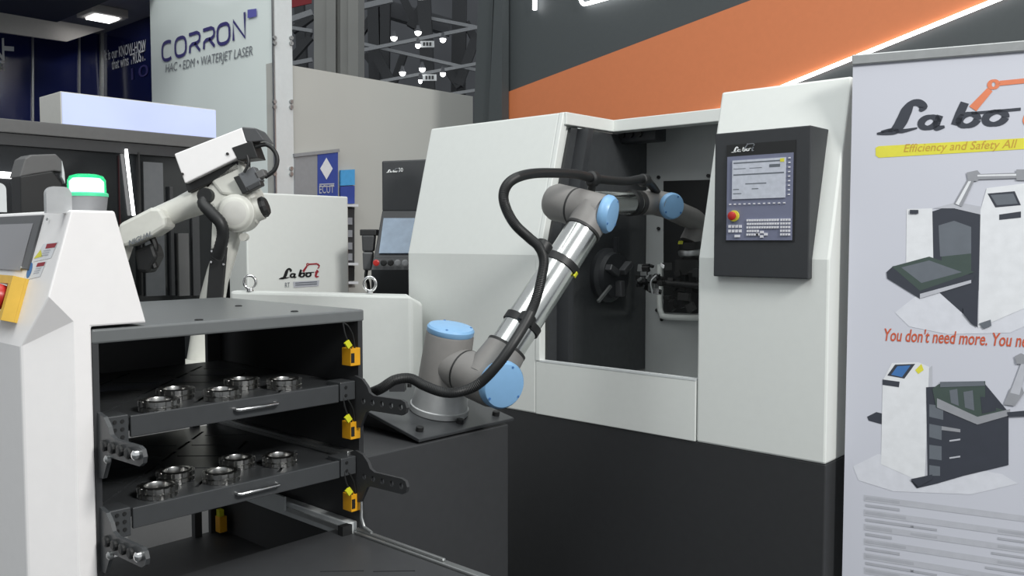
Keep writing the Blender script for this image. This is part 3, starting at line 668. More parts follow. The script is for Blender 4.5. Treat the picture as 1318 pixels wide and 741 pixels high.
# drawers
def drawer(zt, zb, name='drawer'):
    tz = zt - .007
    d = MB().box((XF-.004, .775, zb), (XF+.004, 1.286, zt)).build(name, 'tray', ct, bevel=.002)
    tp = MB().box((XB+.03, .73, tz-.012), (XF-.004, 1.332, tz)).build('tray_plate', 'tray', d)
    MB().box((XF-.05, 1.289, zb+.002), (XF+.006, 1.334, zt+.004)).build('corner_block', 'tray', d, bevel=.002)
    MB().box((XF-.05, .727, zb-.012), (XF+.006, .77, zt+.004)).build('corner_block', 'tray', d, bevel=.002)
    hs = MB()
    for (yy, n) in ((.742,2),(.757,2)):
        for k in range(3): hs.cyl((XF+.004, yy, zb+.004+.016*k), (XF+.008, yy, zb+.004+.016*k), .004, n=10)
    for k in range(2): hs.cyl((XF+.004, 1.305, zb+.015+.02*k), (XF+.008, 1.305, zb+.015+.02*k), .004, n=10)
    hs.build('screw_heads', 'black', d, kind='stuff')
    # diagonal slots cut in the tray
    sl = MB(); e1 = V((1,1,0)).normalized(); e2 = V((1,-1,0)).normalized()
    o = V((-2.17,.984,tz+.0006)); 
    for i in range(-4, 5):
        for j in range(-4, 5):
            c = o + e2*(.118*i) + e1*(.155*j)
            for dr, ln, sh in ((e1,.058,V((0,0,0))),(e2,.048,e1*.0775)):
                c2 = c + sh; p, q = c2-dr*ln, c2+dr*ln
                if all(XB+.05 < t.x < XF-.03 and .75 < t.y < 1.31 for t in (p,q)): sl.bar(p, q, .008, .018)
    cut(tp, sl)
    h0, h1 = V((XF+.02, 1.005, (zt+zb)/2+.002)), V((XF+.02, 1.108, (zt+zb)/2+.002))
    MB().tube([h0-XV*.018, h0-XV*.004, h0+YV*.004, h1-YV*.004, h1-XV*.004, h1-XV*.018], .004, 10).build('handle', 'chrome', d, True, label='bright chrome pull handle')
    # coupling arms on both ends
    for (Y, sg) in ((1.34,1),(.715,-1)):
        zc = zt - .04
        a = MB()
        x = XF
        prof = [(x-.02,zc-.075),(x+.02,zc-.072),(x+.045,zc-.03),(x+.06,zc-.024),(x+.178,zc-.02),(x+.192,zc-.012),(x+.196,zc),(x+.19,zc+.013),(x+.176,zc+.017),
                (x+.075,zc+.014),(x+.058,zc+.02),(x+.05,zc+.034),(x+.03,zc+.05),(x-.0,zc+.056),(x-.02,zc+.05)]
        a.prism([V((px,Y-.004,pz)) for px, pz in prof], (0,.008,0))
        am = a.build('coupling_arm', 'base' if sg > 0 else 'tray', d)
        hl = MB()
        for k in range(5):
            c = V((x+.035+.035*k, Y-.004, zc-.004+.0008*k))
            if sg > 0:
                hl.cyl(c-YV*.01, c+YV*.02, .0072, n=14)
            elif k < 4: MB().lathe(c, -YV, [(0,.011),(.006,.011),(.008,.007)], 14).build('arm_knob', 'black', am)
        if sg > 0: cut(am, hl)
        if sg < 0:
            c = V((x+.178, Y-.004, zc+.002)); MB().lathe(c, -YV, [(0,.009),(.01,.009),(.013,.005)], 14).build('arm_pin', 'chrome', am, True)
            c = V((x+.05, Y-.004, zc-.028)); MB().lathe(c, -YV, [(0,.008),(.006,.008),(.009,.004)], 14).build('arm_pin', 'alu', am, True)
    return tz
tz1 = drawer(1.147, 1.103); tz2 = drawer(.959, .916)
# left end arm of the lowest drawer, pulled out drawer and its rail
d3 = MB().box((XF-.06, .74, .745), (XF+.75, 1.325, .766)).build('pulled_drawer', 'dark', ct)
sl3 = MB()
for (xa, xb) in ((412,468),(480,534)): sl3.bar(P(xa,735,Z=.7665), P(xb,734,Z=.7665), .007, .02)
cut(d3, sl3)
MB().box((XF+.0, 1.328, .752), (XF+.75, 1.350, .772)).box((XF+.0, 1.334, .772), (XF+.32, 1.344, .779)).build('slide_rail', 'alu', d3, bevel=.003)
MB().box((XF, 1.350, .745), (XF+.75, 1.356, .76)).build('rail_cover', 'black', d3)
MB().box((XF-.02, 1.296, .766), (XF, 1.325, .79)).build('stop_lug', 'black', d3)
pc_ = V((XF+.02,1.339,.779)); MB().tube([pc_+ZV*.07, pc_+ZV*.03, pc_+V((.01,0,.008)), pc_+V((.04,0,0))], .004, 8).build('rail_lever', 'alu', d3, True)
# amber sensors with cables
for (zs, ys, xs) in ((1.21,1.335,XF),(1.027,1.333,XF),(.845,1.333,XF)):
    s0 = MB().box((xs-.03, ys-.014, zs-.022), (xs+.006, ys+.016, zs+.022)).build('sensor', 'yellow', ct, bevel=.0015, label='small amber sensor block')
    MB().box((xs+.006, ys-.013, zs-.014), (xs+.007, ys-.003, zs+.01)).build('sensor_lens', 'black', s0)
    c = V((xs+.004, ys, zs+.022))
    MB().tube(catmull([c, c+V((.002,-.006,.03)), c+V((.002,-.02,.055)), c+V((-.005,-.03,.065))], 4), .002, 7).build('sensor_cable', 'black', s0, True)
    MB().tube(catmull([c+V((0,-.035,.065)), c+V((.003,-.03,.035)), c+V((.003,-.018,.012)), c+V((0,-.01,0))], 4), .002, 7).build('sensor_cable', 'black', s0, True)
    MB().obox(c+V((.005,-.024,.012)), V((.003,0,0)), V((0,.006,.004)), V((0,-.005,.007))).build('cable_tag', 'lime', s0)
ps = P(285,672,X=XB+.05)
s0 = MB().box(ps-V((.015,.012,.028)), ps+V((.012,.012,.02))).build('sensor', 'yellow', ct, bevel=.002)
MB().box(ps+V((-.01,-.01,.02)), ps+V((.008,.004,.04))).build('cable_tag', 'lime', s0)
# pedestal with sloped mounting plate
YE = 1.905; ZP = .952
MB().box((XF-.60, Y1+.002, .04), (XF-.002, YE, ZP)).build('pedestal', 'dark', ct, bevel=.004)
tl = math.radians(12); n_ = V((math.sin(tl),0,math.cos(tl))); u_ = V((math.cos(tl),0,-math.sin(tl)))
RB = P(565,527,D=2.58)
pl = MB()
fl, frr = P(532,567,X=XF-.03), P(655,539,X=XF-.03)
mc = (RB - n_*.014)
def on(y, s): p = mc + u_*s; return V((p.x, y, p.z))
s_f = .14; s_b = -.24
top4 = [on(1.55,s_f), on(1.93,s_f), on(1.93,s_b), on(1.55,s_b)]
pl.prism(top4, n_*.01)
pl.prism([on(1.60,-.2), on(1.60,.08), V((XF-.05,1.60,ZP)), V((XF-.42,1.60,ZP))], (0,.26,0))
mp = pl.build('mounting_plate', 'tray', ct, bevel=.002)
for (y, s) in ((1.59,.095),(1.74,.1),(1.89,.1),(1.62,-.2),(1.89,-.2)):
    q = on(y, s) + n_*.01; MB().lathe(q, n_, [(0,.011),(.012,.011),(.013,.008)], 12).build('plate_bolt', 'black', mp)

# =================================================================== MACHINED RINGS on the trays
rg = 'toothed steel rings on the drawer trays'
def make_ring():
    r = thing('machined_ring', 'shiny toothed steel ring lying on the upper drawer tray', 'metal part', (0,0,0), rg)
    b = MB(); n = 40; vs = []; fs = []
    for (rad, z) in ((.027,0),(.036,0),(.036,.008),(.033,.010),(.033,.0125),(.037,.014),(.037,.022),(.034,.024),(.028,.024),(.027,.022)):
        for k in range(n): a = 2*math.pi*k/n; vs.append((rad*math.cos(a), rad*math.sin(a), z))
    m_ = 10
    for i in range(m_):
        for k in range(n): j = (i+1) % m_; fs.append((i*n+k, i*n+(k+1) % n, j*n+(k+1) % n, j*n+k))
    b.add(vs, fs).build('ring_body', 'ringm', r, True)
    t = MB()
    for k in range(16):
        a = 2*math.pi*k/16; e = V((math.cos(a),math.sin(a),0)); t.obox(e*.0385 + ZV*.018, e*.0035, e.cross(ZV)*.0045, ZV*.005)
        t.obox(e*.0375 + ZV*.0055, e*.0035, e.cross(ZV)*.0045, ZV*.004)
    t.build('ring_teeth', 'ringm', r, kind='stuff')
    return r
r0 = make_ring(); first = True
for zt, pts, lab in ((tz1, [(205,526),(226,511),(286.6,512),(311,498),(366,498)], 'shiny toothed steel ring lying on the upper drawer tray'),
                     (tz2, [(203,636),(226,616),(285,617),(305,599),(360,596)], 'shiny toothed steel ring lying on the lower drawer tray')):
    for (x, y) in pts:
        p = P(x, y-2, Z=zt+.006); p.z = zt
        if first: r0.location = p; first = False
        else: copy_tree(r0, p, lab)

# =================================================================== COLLABORATIVE ROBOT ARM
ra = thing('collaborative_robot_arm', 'grey jointed robot arm with polished tubes and light blue caps reaching into the lathe', 'robot arm', RB - n_*.002)
def RP(h, wv=0, y=0): return RB + n_*h + u_*wv + YV*y
def hitw(x, y, wv, O): return PL(x, y, O + u_*wv, u_)
MB().lathe(RB-n_*.002, n_, [(0,.087),(.016,.087),(.018,.083),(.05,.079),(.075,.077)], 40).build('base_flange', 'flange', ra, True)
MB().lathe(RP(.073), n_, [(0,.0765),(.007,.0765)], 40).build('joint_seal', 'greyd', ra, True)
O = RP(.145)
cb = MB().lathe(RP(.08), n_, [(0,.074),(.15,.07),(.155,.068)], 40)
cb.lathe(O, u_, [(0,.064),(.082,.062)], 36)
cb.build('base_joint', 'grey', ra, True)
MB().lathe(RP(.234), n_, [(0,.066),(.004,.069),(.016,.069),(.022,.064),(.025,.048)], 40).build('joint_cap', 'blue', ra, True)
capseal = MB().lathe(O+u_*.082, u_, [(0,.0635),(.006,.0635)], 36).build('joint_seal', 'greyd', ra, True)
St = O + u_*.165
Et = hitw(766, 272, .165, O)
da = (Et-St).normalized()
sh = MB().lathe(O+u_*.088, u_, [(0,.063),(.04,.066),(.11,.066),(.135,.06)], 40)
sh.lathe(St, da, [(0,.068),(.05,.066),(.105,.060)], 36)
sh.build('shoulder_joint', 'grey', ra, True)
MB().lathe(St+da*.105, da, [(0,.0605),(.008,.0605)], 36).build('joint_seal', 'greyd', ra, True)
MB().lathe(O+u_*.216+n_*.008, (u_-YV*.32+n_*.1).normalized(), [(0,.064),(.006,.068),(.02,.067),(.03,.06),(.033,.046)], 40).build('joint_cap', 'blue', ra, True)
La = (Et-St).length
MB().lathe(St+da*.113, da, [(0,.052),(La-.113-.075,.052)], 40).build('upper_arm_tube', 'steel', ra, True)
MB().lathe(St+da*(La-.078), da, [(0,.056),(.008,.056)], 36).build('joint_seal', 'greyd', ra, True)
Ew = lambda wv: Et + u_*(wv-.165)
eb = MB().lathe(St+da*(La-.07), da, [(0,.054),(.07,.058)], 36)
eb.lathe(Ew(.095), u_, [(0,.058),(.09,.056),(.105,.05)], 36)
eb.build('elbow_joint', 'grey', ra, True)
MB().lathe(Ew(.196), (u_+YV*.3).normalized(), [(0,.054),(.006,.058),(.02,.057),(.03,.05),(.033,.036)], 36).build('joint_cap', 'blue', ra, True)
MB().lathe(Ew(.088), u_, [(0,.0585),(.007,.0585)], 36).build('joint_seal', 'greyd', ra, True)
W1 = hitw(872, 267, .125, O) - u_*.125            # wrist axis point at w=0
Ef = Ew(.035); Wf = W1 + u_*.035
df = (Wf-Ef).normalized(); Lf = (Wf-Ef).length
ef = MB().lathe(Ew(-.022), u_, [(0,.02),(.006,.038),(.016,.05),(.034,.058),(.11,.058)], 36)
ef.lathe(Ef, df, [(0,.05),(.075,.046)], 32)
ef.build('forearm_joint', 'grey', ra, True)
MB().lathe(Ef+df*.075, df, [(0,.04),(Lf-.2,.040)], 36).build('forearm_tube', 'steel', ra, True)
MB().lathe(Ef+df*(Lf-.125), df, [(0,.043),(.02,.043)], 32).build('joint_seal', 'greyd', ra, True)
wj = MB().lathe(Ef+df*(Lf-.105), df, [(0,.04),(.04,.042),(.105,.042)], 32)
wj.lathe(W1, u_, [(0,.044),(.1,.045)], 32)
wj.build('wrist_joint', 'grey', ra, True)
MB().lathe(W1+u_*.094, (u_-YV*.5+n_*.1).normalized(), [(0,.045),(.006,.047),(.016,.046),(.024,.041),(.026,.03)], 32).build('joint_cap', 'blue', ra, True)
w2a, w2b, w2c = W1+u_*.05, hitw(895,287,.06,O), hitw(888,312,.06,O)
dn = (w2c-w2b).normalized()
w2 = MB().tube(catmull([w2a, (w2a+w2b)/2+df*.015, w2b+df*.01, w2c], 6), .04, 24)
w2.build('wrist_joint', 'grey', ra, True)
dw = V((0,0,-1)); dw = (dw + YV*.12).normalized()
MB().lathe(w2c-dw*.005, dw, [(0,.042),(.028,.043)], 32).build('tool_seal', 'greyd', ra, True)
tf = MB().lathe(w2c+dw*.025, dw, [(0,.04),(.008,.045),(.02,.044),(.026,.038)], 32).build('tool_flange', 'alu', ra, True)
MB().obox(hitw(876,312,.103,O), u_*.001, YV*.014, n_*.006).build('yellow_label', 'lime', tf)
# gripper: dark body with a cluster of bright jaws and fittings
gc = w2c + dw*.095
g = MB().lathe(w2c+dw*.04, dw, [(0,.036),(.02,.034),(.05,.03)], 24)
g.obox(gc, XV*.045, YV*.04, ZV*.03)
gb = g.build('gripper_body', 'greyd', ra, True)
random.seed(11)
for k in range(26):
    c = P(random.uniform(822,860), random.uniform(342,384), Y=2.78+random.uniform(-.04,.05))
    R_ = Matrix.Rotation(random.uniform(-.6,.6), 3, random.choice('XYZ'))
    a = random.uniform(.006,.018); b = random.uniform(.006,.012)
    MB().obox(c, R_@XV*a, R_@YV*b, R_@ZV*(a*random.uniform(.4,1))).build('gripper_jaw', random.choice(('greyd','greyd','alu','black','chrome')), gb, bevel=.001)
for k in range(20):
    c = P(random.uniform(862,900), random.uniform(345,398), Y=2.84+random.uniform(-.03,.04))
    R_ = Matrix.Rotation(random.uniform(-.8,.8), 3, random.choice('XYZ'))
    MB().obox(c, R_@XV*random.uniform(.008,.024), R_@YV*.01, R_@ZV*random.uniform(.006,.016)).build('gripper_fitting', random.choice(('greyd','black','alu','greyd')), gb, bevel=.001)
MB().tube(catmull([P(848,352,Y=2.76), P(838,362,Y=2.74), P(840,378,Y=2.74)], 5), .005, 8).build('air_line', 'alu', gb, True)
MB().cyl(P(822,362,Y=2.80), P(905,368,Y=2.82), .012).build('gripper_bar', 'black', gb)
# corrugated hose with clamps
hp = []
for (x, y, wv) in ((470,508,.0),(490,500,.05),(508,489,.08),(528,487,.11),(546,496,.14),(570,504.5,.17),(592,504,.2),(616,494,.235),(640,470,.265),(661,441,.275),(679,411,.262),(690,385,.25),(697,357,.245),(700,335,.24),(694,318,.23),(681,306,.21),(664,290,.19),(653,272,.17),(648,254,.16),(652,239,.15),(664,229,.14),(684,223.5,.13),(710,222.5,.12),(740,224,.11),(763,229,.1),(785,232,.085),(808,233,.075),(828,230,.07),(838,238,.055),(846,249,.04)):
    hp.append(hitw(x, y, wv, O))
MB().tube(catmull(hp, 24), .0138, 12, ribs=.035).build('cable_hose', 'rubber', ra, True, label='black corrugated cable hose')
def clamp(c, ax, r, hose, hr=.024, name='hose_clamp'):
    o = MB().lathe(c - ax*.011, ax, [(0,r),(0,r+.005),(.022,r+.005),(.022,r)], 32).build(name, 'black', ra, True)
    MB().tube([hose-ax*.016, hose-ax*.012, hose+ax*.012, hose+ax*.016], [hr*.8,hr,hr,hr*.8], 16).build('clamp_saddle', 'black', o, True)
    return o
def on_arm(x, y, wv=.165):
    p = hitw(x, y, wv, O); return St + da*((p-St).dot(da))
c1 = on_arm(668,412); k1_ = clamp(c1, da, .052, hitw(678,411,.24,O))
c2 = on_arm(720,338); k2_ = clamp(c2, da, .052, hitw(699,318,.225,O))
sd = da.cross(F0).normalized()
if sd.dot(RT) < 0: sd = -sd
sd = (sd*.85 - F0*.5).normalized()
MB().obox(c2 + sd*.058, sd*.003, da*.008, sd.cross(da)*.006).build('yellow_clip', 'lime', k2_)
hc = hitw(763,230,.1,O)
ck = MB().tube([hc-YV*.016, hc-YV*.01, hc+YV*.01, hc+YV*.016], [.018,.024,.024,.018], 16).build('hose_clamp', 'black', ra, True)
MB().cyl(hc, hitw(760,250,.06,O), .012, .014, 12).build('clamp_stem', 'black', ck)
fc = Ef+df*(Lf-.15)
clamp(fc, df, .04, hitw(829,232,.07,O), .022)
def capscrews(c, ax, rad, off):
    ax = ax.normalized(); a = ax.cross(ZV).normalized(); b = ax.cross(a)
    for t in (.6, 2.5, 4.3):
        p = c + ax*off + (a*math.cos(t) + b*math.sin(t))*rad
        MB().cyl(p, p + ax*.0012, .0035, n=10).build('cap_screw', 'inkblue', capo)
caps = [o for o in ra.children if o.name.split('.')[0] == 'joint_cap']
for capo, (c, ax, rad, off) in zip(caps, ((RP(.234), n_, .058, .0233), (O+u_*.216+n_*.008, u_-YV*.32+n_*.1, .055, .0312), (Ew(.196), u_+YV*.3, .045, .0312), (W1+u_*.094, u_-YV*.5+n_*.1, .036, .0248))):
    capscrews(c, ax, rad, off)
# small fittings where the hose leaves the pedestal
hb = MB().obox(P(512,497,D=2.52), RT*.022, F0*.02, ZV*.012).build('hose_bracket', 'dark', ra)
for (x, y) in ((505,490),(527,498)):
    p = P(x, y, D=2.51); MB().lathe(p, ZV, [(0,.006),(.01,.006),(.012,.003)], 10).build('bracket_screw', 'black', hb)

# =================================================================== WHITE COVER BOX with lifting eyes, logo panel, second console
zb1 = 1.288
bxp = [P(296,374.2,Z=zb1), P(529,380,Z=zb1)]
bxr = P(545,400,D=3.40); bxr.z = zb1
back = [bxr + V((-.12,.02,0)), P(296,374.2,Z=zb1)+F0*.07]
wbx = thing('white_machine_cover', 'low white machine cover with lifting eyes behind the drawer cabinet', 'machine cover', (bxp[0]+bxp[1])/2 - ZV*zb1)
top = [bxp[0], bxp[1], V((bxr.x,bxr.y,zb1-.04)), back[0], back[1]]
mbx = MB(); n5 = len(top)
lo = [V((p.x,p.y,0)) for p in top]
mbx.add(top + lo, [tuple(range(n5)), tuple(range(n5,2*n5))[::-1]] + [(i,(i+1) % n5,n5+(i+1) % n5,n5+i) for i in range(n5)])
mbx.build('cover_shell', 'white', wbx, bevel=.012)
def eye(x, y, dd, r=.024):
    c = P(x, y, D=dd); 
    c.z = zb1 + r + .012
    e_ = MB().lathe(V((c.x,c.y,zb1)), ZV, [(0,.014),(.012,.012)], 16).build('lifting_eye', 'chrome', wbx, True)
    pts = [c + RT*(r*math.cos(a)) + ZV*(r*1.15*math.sin(a)) for a in [2*math.pi*k/24 for k in range(25)]]
    MB().tube(pts, .006, 10).build('eye_ring', 'chrome', e_, True)
eye(322, 372, 3.6); eye(476, 365, 3.47)
# logo panel of the second cart
XG = -3.38
g0, g1 = P(322,246,X=XG), P(448,253,X=XG)
gp = thing('white_cart_panel', 'tall white machine panel with black and red wordmark behind the cover', 'machine', (XG-.1, (g0.y+g1.y)/2, 0))
MB().box((XG-.15, g0.y-.02, 0), (XG, g1.y, g1.z)).build('panel_body', 'white', gp, bevel=.006)
def GP(x, y, o=.002): return P(x, y, X=XG+o)
lw = (GP(415,358)-GP(359,359)).length
logo(GP(359,359), YV*lw, ZV*lw, XV, gp, 'inkblack', 'inkcrim')
MB().flat([GP(377,362.5), GP(411,360.5), GP(410,368), GP(378,370)]).build('printed_box', 'inklight', gp, flat2d=True)
for yy in (363.6, 366.2):
    MB().flat([GP(380,yy,.003), GP(408,yy-1.6,.003), GP(408,yy-.4,.003), GP(380,yy+1.2,.003)]).build('printed_line', 'inkmid', gp, flat2d=True)
text('printed_lettering', 'RT', GP(367,370,.003), YV*((GP(373,370)-GP(367,370)).y), ZV*.022, 'inkmid', gp)
# dark control console behind the lathe
DC = 4.0
def DP(x, y, o=0): return P(x, y, D=DC-o)
dc = thing('machine_control_console', 'charcoal control console with blue grey monitor standing left of the lathe', 'control console', V((DP(512,300).x, DP(512,300).y, 0)))
MB().prism([DP(491.5,207), DP(556,204.5), DP(556,272), DP(492,272)], F0*.2).build('upper_housing', 'panel', dc, bevel=.006)
MB().prism([DP(492,271), DP(560,271), DP(560,332,.16), DP(481,332,.16)], F0*.3).build('screen_housing', 'panel', dc, bevel=.004)
pfn = (DP(560,332,.16)-DP(492,271)).cross(DP(492,271)-DP(481,332,.16)).normalized()
if pfn.dot(F0) > 0: pfn = -pfn
def DS(x, y, o=.004): return PL(x, y, DP(492,271), pfn) + pfn*o
mo = MB().prism([DS(494,282), DS(548,282), DS(545,327), DS(488,327)], pfn*.004).build('monitor', 'screenb', dc)
MB().prism([DP(481,332,.16), DP(560,332,.16), DP(560,347,.2), DP(478,347,.2)], F0*.3).build('button_deck', 'panel', dc)
for i, x in enumerate((484.5,494,503,512,521.5)):
    p = DP(x, 338, .2); MB().lathe(p, -F0, [(0,.014),(.008,.014),(.01,.009)], 14).build('push_button', 'red' if i == 0 else ('greypanel' if i > 2 else 'black'), dc)
MB().prism([DP(478,347,.2), DP(560,347,.2), DP(560,400,.1), DP(478,400,.1)], F0*.3).build('lower_housing', 'panel', dc)
zl = DP(478,400,.1).z
MB().box(V((DP(512,300).x-.12, DP(512,300).y-.05, 0)), V((DP(512,300).x+.1, DP(512,300).y+.15, zl+.05))).build('stand', 'base', dc)
lw = (DP(516,221)-DP(497,222)).length
logo(DP(497,222,.004), RT*lw, ZV*lw, -F0, dc, 'letter', 'greyink'); 
text('printed_lettering', '30', DP(513,221,.004), RT*.02, ZV*.018, 'letter', dc)
# hand pendant on a hook
pd = thing('handheld_pendant', 'small dark handheld pendant hanging beside the control console', 'pendant', DP(472,350))
MB().prism([DP(465,302,.1), DP(482,302,.1), DP(480,324,.1), DP(466,324,.1)], F0*.06).build('pendant_body', 'dark', pd, bevel=.008)
MB().prism([DP(466,324,.1), DP(480,324,.1), DP(478,348,.1), DP(467,348,.1)], F0*.05).build('pendant_grip', 'bezel', pd, bevel=.008)
MB().prism([DP(463,295,.1), DP(484,295,.1), DP(484,303,.1), DP(463,303,.1)], F0*.1).build('hook', 'black', pd, bevel=.004)
MB().tube(catmull([DP(472,347,.08), DP(471,356,.08), DP(474,366,.06), DP(476,390,.05)], 5), .008, 8).build('pendant_cable', 'black', pd, True)

# =================================================================== BLACK ENCLOSURE with lightbox
XE = -3.6
e0, e1 = P(-120,140,X=XE), P(320,184.5,X=XE)
zE = P(140,166,X=XE).z
en = thing('black_machine_enclosure', 'black glazed machine enclosure with vertical light strip behind the kiosk', 'machine', (XE-.4, (e0.y+e1.y)/2, 0))
ye1 = P(322,184,X=XE).y
MB().box((XE-.8, e0.y, 0), (XE, ye1, zE)).build('enclosure_body', 'encl', en)
MB().box((XE-.02, e0.y, zE-.05), (XE+.03, P(279,180,X=XE).y, zE)).build('header_edge', 'encledge', en, bevel=.003)
def EP(x, y, o=.01): return P(x, y, X=XE+o)
MB().box((XE, e0.y, EP(140,196).z), (XE+.02, P(300,200,X=XE).y, zE-.052)).build('header_panel', 'base', en)
def epanel(x0, y0, x1, y1, m, nm, o=.012):
    a, b = EP(x0,y0), EP(x1,y1); return MB().box((XE, a.y, b.z), (XE+o, b.y, a.z)).build(nm, m, en)
epanel(184,208,213,380,'glassgrey','window_panel'); epanel(217,240,224,380,'dark','frame_post',.02); epanel(228,300,243,380,'encledge','frame_post',.02)
epanel(153,200,157,380,'maroon','door_edge'); epanel(176,196,182,380,'black','frame_post',.025); epanel(246,230,258,380,'dark','frame_post')
epanel(306,330,318,380,'dark','frame_post',.02)
MB().bar(EP(162,192,.02), EP(172,277,.02), .010).build('light_strip', 'led', en, label='white vertical led strip')
MB().bar(EP(-40,222,.02), EP(26,226.5,.02), .022).build('light_strip', 'led', en)
lb = thing('lit_header_box', 'glowing blue-white lightbox on top of the black enclosure', 'lightbox', (XE-.1, P(170,160,X=XE).y, zE))
l0, l1 = P(78,117,X=XE), P(278.5,141,X=XE)
MB().box((XE-.22, l0.y, zE), (XE-.004, l1.y, (l0.z+l1.z)/2)).build('box_body', 'offwhite', lb, bevel=.003)
MB().box((XE-.004, l0.y+.004, zE+.004), (XE+.001, l1.y-.004, (l0.z+l1.z)/2-.004)).build('lit_face', 'lightbox', lb)
# grey machine hood standing before the enclosure
hd = thing('grey_machine_hood', 'grey hood over a dark machine head behind the kiosk', 'machine', P(62,262,X=-2.9))
def HP(x, y, o=0): return P(x, y, X=-2.9+o)
MB().prism([HP(25,228), HP(32,204), HP(40,199), HP(72,198), HP(80,206), HP(84,222), HP(70,220), HP(44,224)], (-.09,0,0)).build('hood', 'encledge', hd, bevel=.004)
MB().prism([HP(26,227,.003), HP(44,224,.003), HP(68,220,.003), HP(80,236,.003), HP(82,300,.003), HP(28,300,.003)], (-.08,0,0)).build('head', 'black', hd, bevel=.004)
MB().prism([HP(80,207,.006), HP(83,222,.006), HP(84,236,.006), HP(80,228,.006)], (-.02,0,0)).build('edge_trim', 'acredge', hd)
MB().box((-3.15, HP(30,300).y, 0), (-2.92, HP(80,300).y, HP(60,299).z)).build('stand', 'black', hd)

# =================================================================== WHITE INDUSTRIAL ROBOT
DR = 3.12
def QP(x, y, o=0): return P(x, y, D=DR-o)
wr = thing('white_industrial_robot', 'white articulated industrial robot arm with black cable conduit behind the cabinet', 'robot arm', V((QP(262,600).x, QP(262,600).y, 0)))
def slab(name, pts, th, m, o=0, bev=.012, sm=False, parent=None):
    return MB().prism([QP(x, y, o) for x, y in pts], F0*th).build(name, m, parent or wr, sm, bev)
# lower link and its base
lk = MB(); lk.tube([QP(303,272,-.06), QP(292,315,-.06), QP(281,350,-.06), QP(266,420,-.06), QP(262,480,-.06)], [.05,.036,.04,.05,.065], 24)
lk.build('lower_link', 'cream', wr, True)
slab('lower_link_rib', [(318,262),(300,330),(284,382),(268,382),(280,330),(292,282)], .05, 'cream', .0)
rc_ = V((QP(262,600).x, QP(262,600).y, 0))
MB().box((-3.0, 1.16, 0), (-2.66, 1.85, .93)).build('pedestal_box', 'kiosk', wr, bevel=.01)
MB().lathe(rc_ + ZV*.93, ZV, [(0,.13),(.02,.13),(.05,.11),(.14,.1)], 32).build('robot_base', 'cream', wr, True)
# elbow joint
MB().lathe(QP(301,274,.09), F0, [(0,.05),(.006,.058),(.012,.06),(.016,.066),(.1,.066)], 36).build('elbow_disc', 'cream', wr, True)
MB().lathe(QP(301,274,.094), F0, [(0,.018),(.003,.04),(.006,.046)], 28).build('elbow_cover', 'offwhite', wr, True)
slab('elbow_housing', [(262,243),(278,226),(300,222),(318,232),(330,252),(322,268),(300,292),(280,286),(270,268),(255,262)], .14, 'cream', .04, .02)
# forearm reaching left
f0_, f1_ = QP(272,252,-.02), QP(205,280,-.02)
fx = MB(); fx.lathe(f0_, f1_-f0_, [(-.01,.054),(.05,.05),(.12,.043),((f1_-f0_).length+.02,.04)], 28)
fx.build('forearm', 'cream', wr, True)
slab('wrist_block', [(152,288),(193,267),(205,267),(213,280),(213,292),(196,303),(160,318),(150,312)], .1, 'cream', .06, .012)
text('printed_lettering', 'NIGUAL', QP(166,316.5,.063), QP(196,303.5,.063)-QP(166,316.5,.063), UP*.02, 'inkmid', wr, bold=.01)
slab('wrist_tail', [(120,330),(152,290),(160,316),(150,345)], .09, 'cream', .05)
MB().tube(catmull([QP(196,306), QP(200,318), QP(196,332), QP(200,345)], 4), .012, 8).build('tool_cable', 'black', wr, True)
slab('tool_unit', [(172,322),(196,312),(202,330),(190,352),(176,350)], .08, 'black', .02)
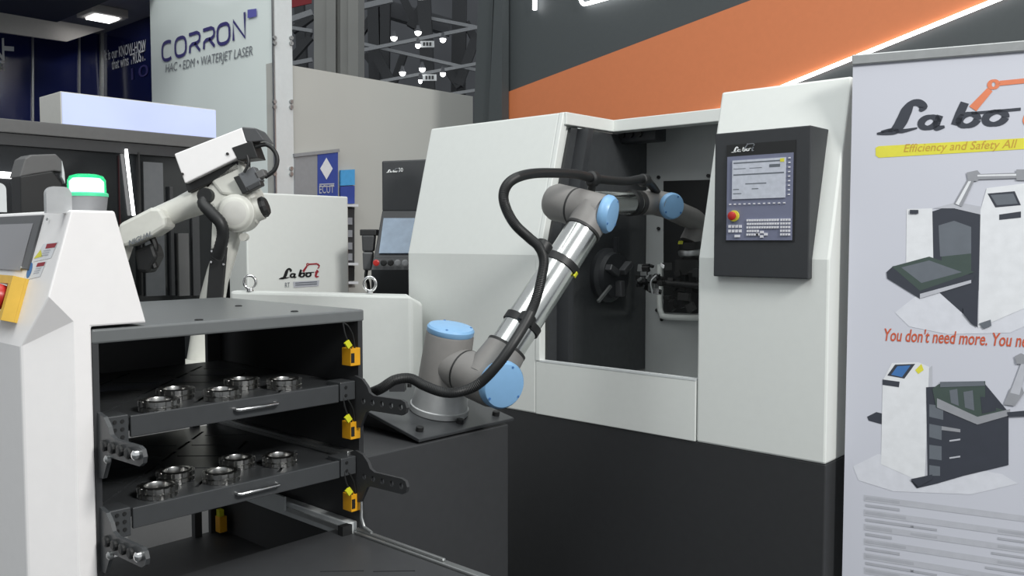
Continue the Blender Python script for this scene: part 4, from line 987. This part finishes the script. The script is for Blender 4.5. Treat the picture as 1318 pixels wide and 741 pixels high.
# long rectangular cover on top
slab('motor_cover', [(224,198),(311,164),(322,195),(238,236)], .12, 'kiosk', .08, .004)
slab('cover_cap', [(311,163),(329,164.5),(341,181),(322,183),(316,182)], .12, 'bezel', .08, .004)
slab('cover_recess', [(298,190),(324,181),(332,203),(306,206)], .1, 'black', .083, .002)
slab('cover_tray', [(238,236),(306,207),(308,218),(242,248)], .09, 'black', .05, .003)
for (x, y) in ((293,198),(235,224)):
    p = QP(x, y, .082); MB().cyl(p, p-F0*.004, .005, n=10).build('cover_screw', 'greyd', wr)
slab('upper_mount', [(270,232),(304,206),(316,216),(326,244),(312,254),(284,250)], .1, 'cream', .05, .01)
for pts, m in (([(306,224),(326,214),(336,232),(316,242)],'glassgrey'), ([(300,228),(308,225),(320,246),(312,250)],'black'), ([(326,222),(338,217),(342,226),(330,231)],'encledge'), ([(316,240),(334,232),(336,238),(320,246)],'dark')):
    slab('valve_block', pts, .05, m, .09, .003)
MB().tube(catmull([QP(327,190,.06), QP(342,186,.06), QP(353,194,.06), QP(357,206,.06), QP(353,219,.06), QP(341,228,.06)], 6), .0075, 10).build('loop_cable', 'rubber', wr, True)
MB().tube(catmull([QP(318,200,.1), QP(320,210,.1), QP(314,222,.1)], 5), .005, 8).build('loop_cable', 'rubber', wr, True)
# axis end with black connector
ax = (QP(340,266)-QP(322,272)).normalized()
MB().lathe(QP(316,274,.02), ax, [(0,.05),(.03,.05),(.035,.044),(.06,.042)], 24).build('axis_motor', 'cream', wr, True)
cn = MB().lathe(QP(334,268,.02), ax, [(0,.036),(.02,.038),(.03,.03)], 12).build('connector', 'black', wr)
MB().lathe(QP(316,305,.02), -F0, [(0,.014),(.03,.014)], 14).build('joint_stop', 'cream', wr, True)
# conduit
MB().tube(catmull([QP(266,252,.1), QP(262,262,.12), QP(272,274,.13), QP(284,287,.13), QP(287,302,.12), QP(283,320,.11), QP(279,332,.1)], 8), .021, 12, ribs=.03).build('cable_conduit', 'rubber', wr, True)
MB().lathe(QP(267,252,.1), -F0, [(0,.026),(.03,.026)], 18).build('conduit_port', 'black', wr, True)
slab('conduit_plate', [(271,320),(291,318),(284,400),(264,400)], .02, 'black', .06, .002)
for (x, y) in ((273,323),(289,322),(272,337),(288,340)):
    p = QP(x, y, .061); MB().cyl(p, p-F0*.004, .004, n=8).build('plate_screw', 'chrome', wr)
slab('link_guard', [(273,277),(283,292),(279,318),(271,322)], .04, 'cream', .02, .005)
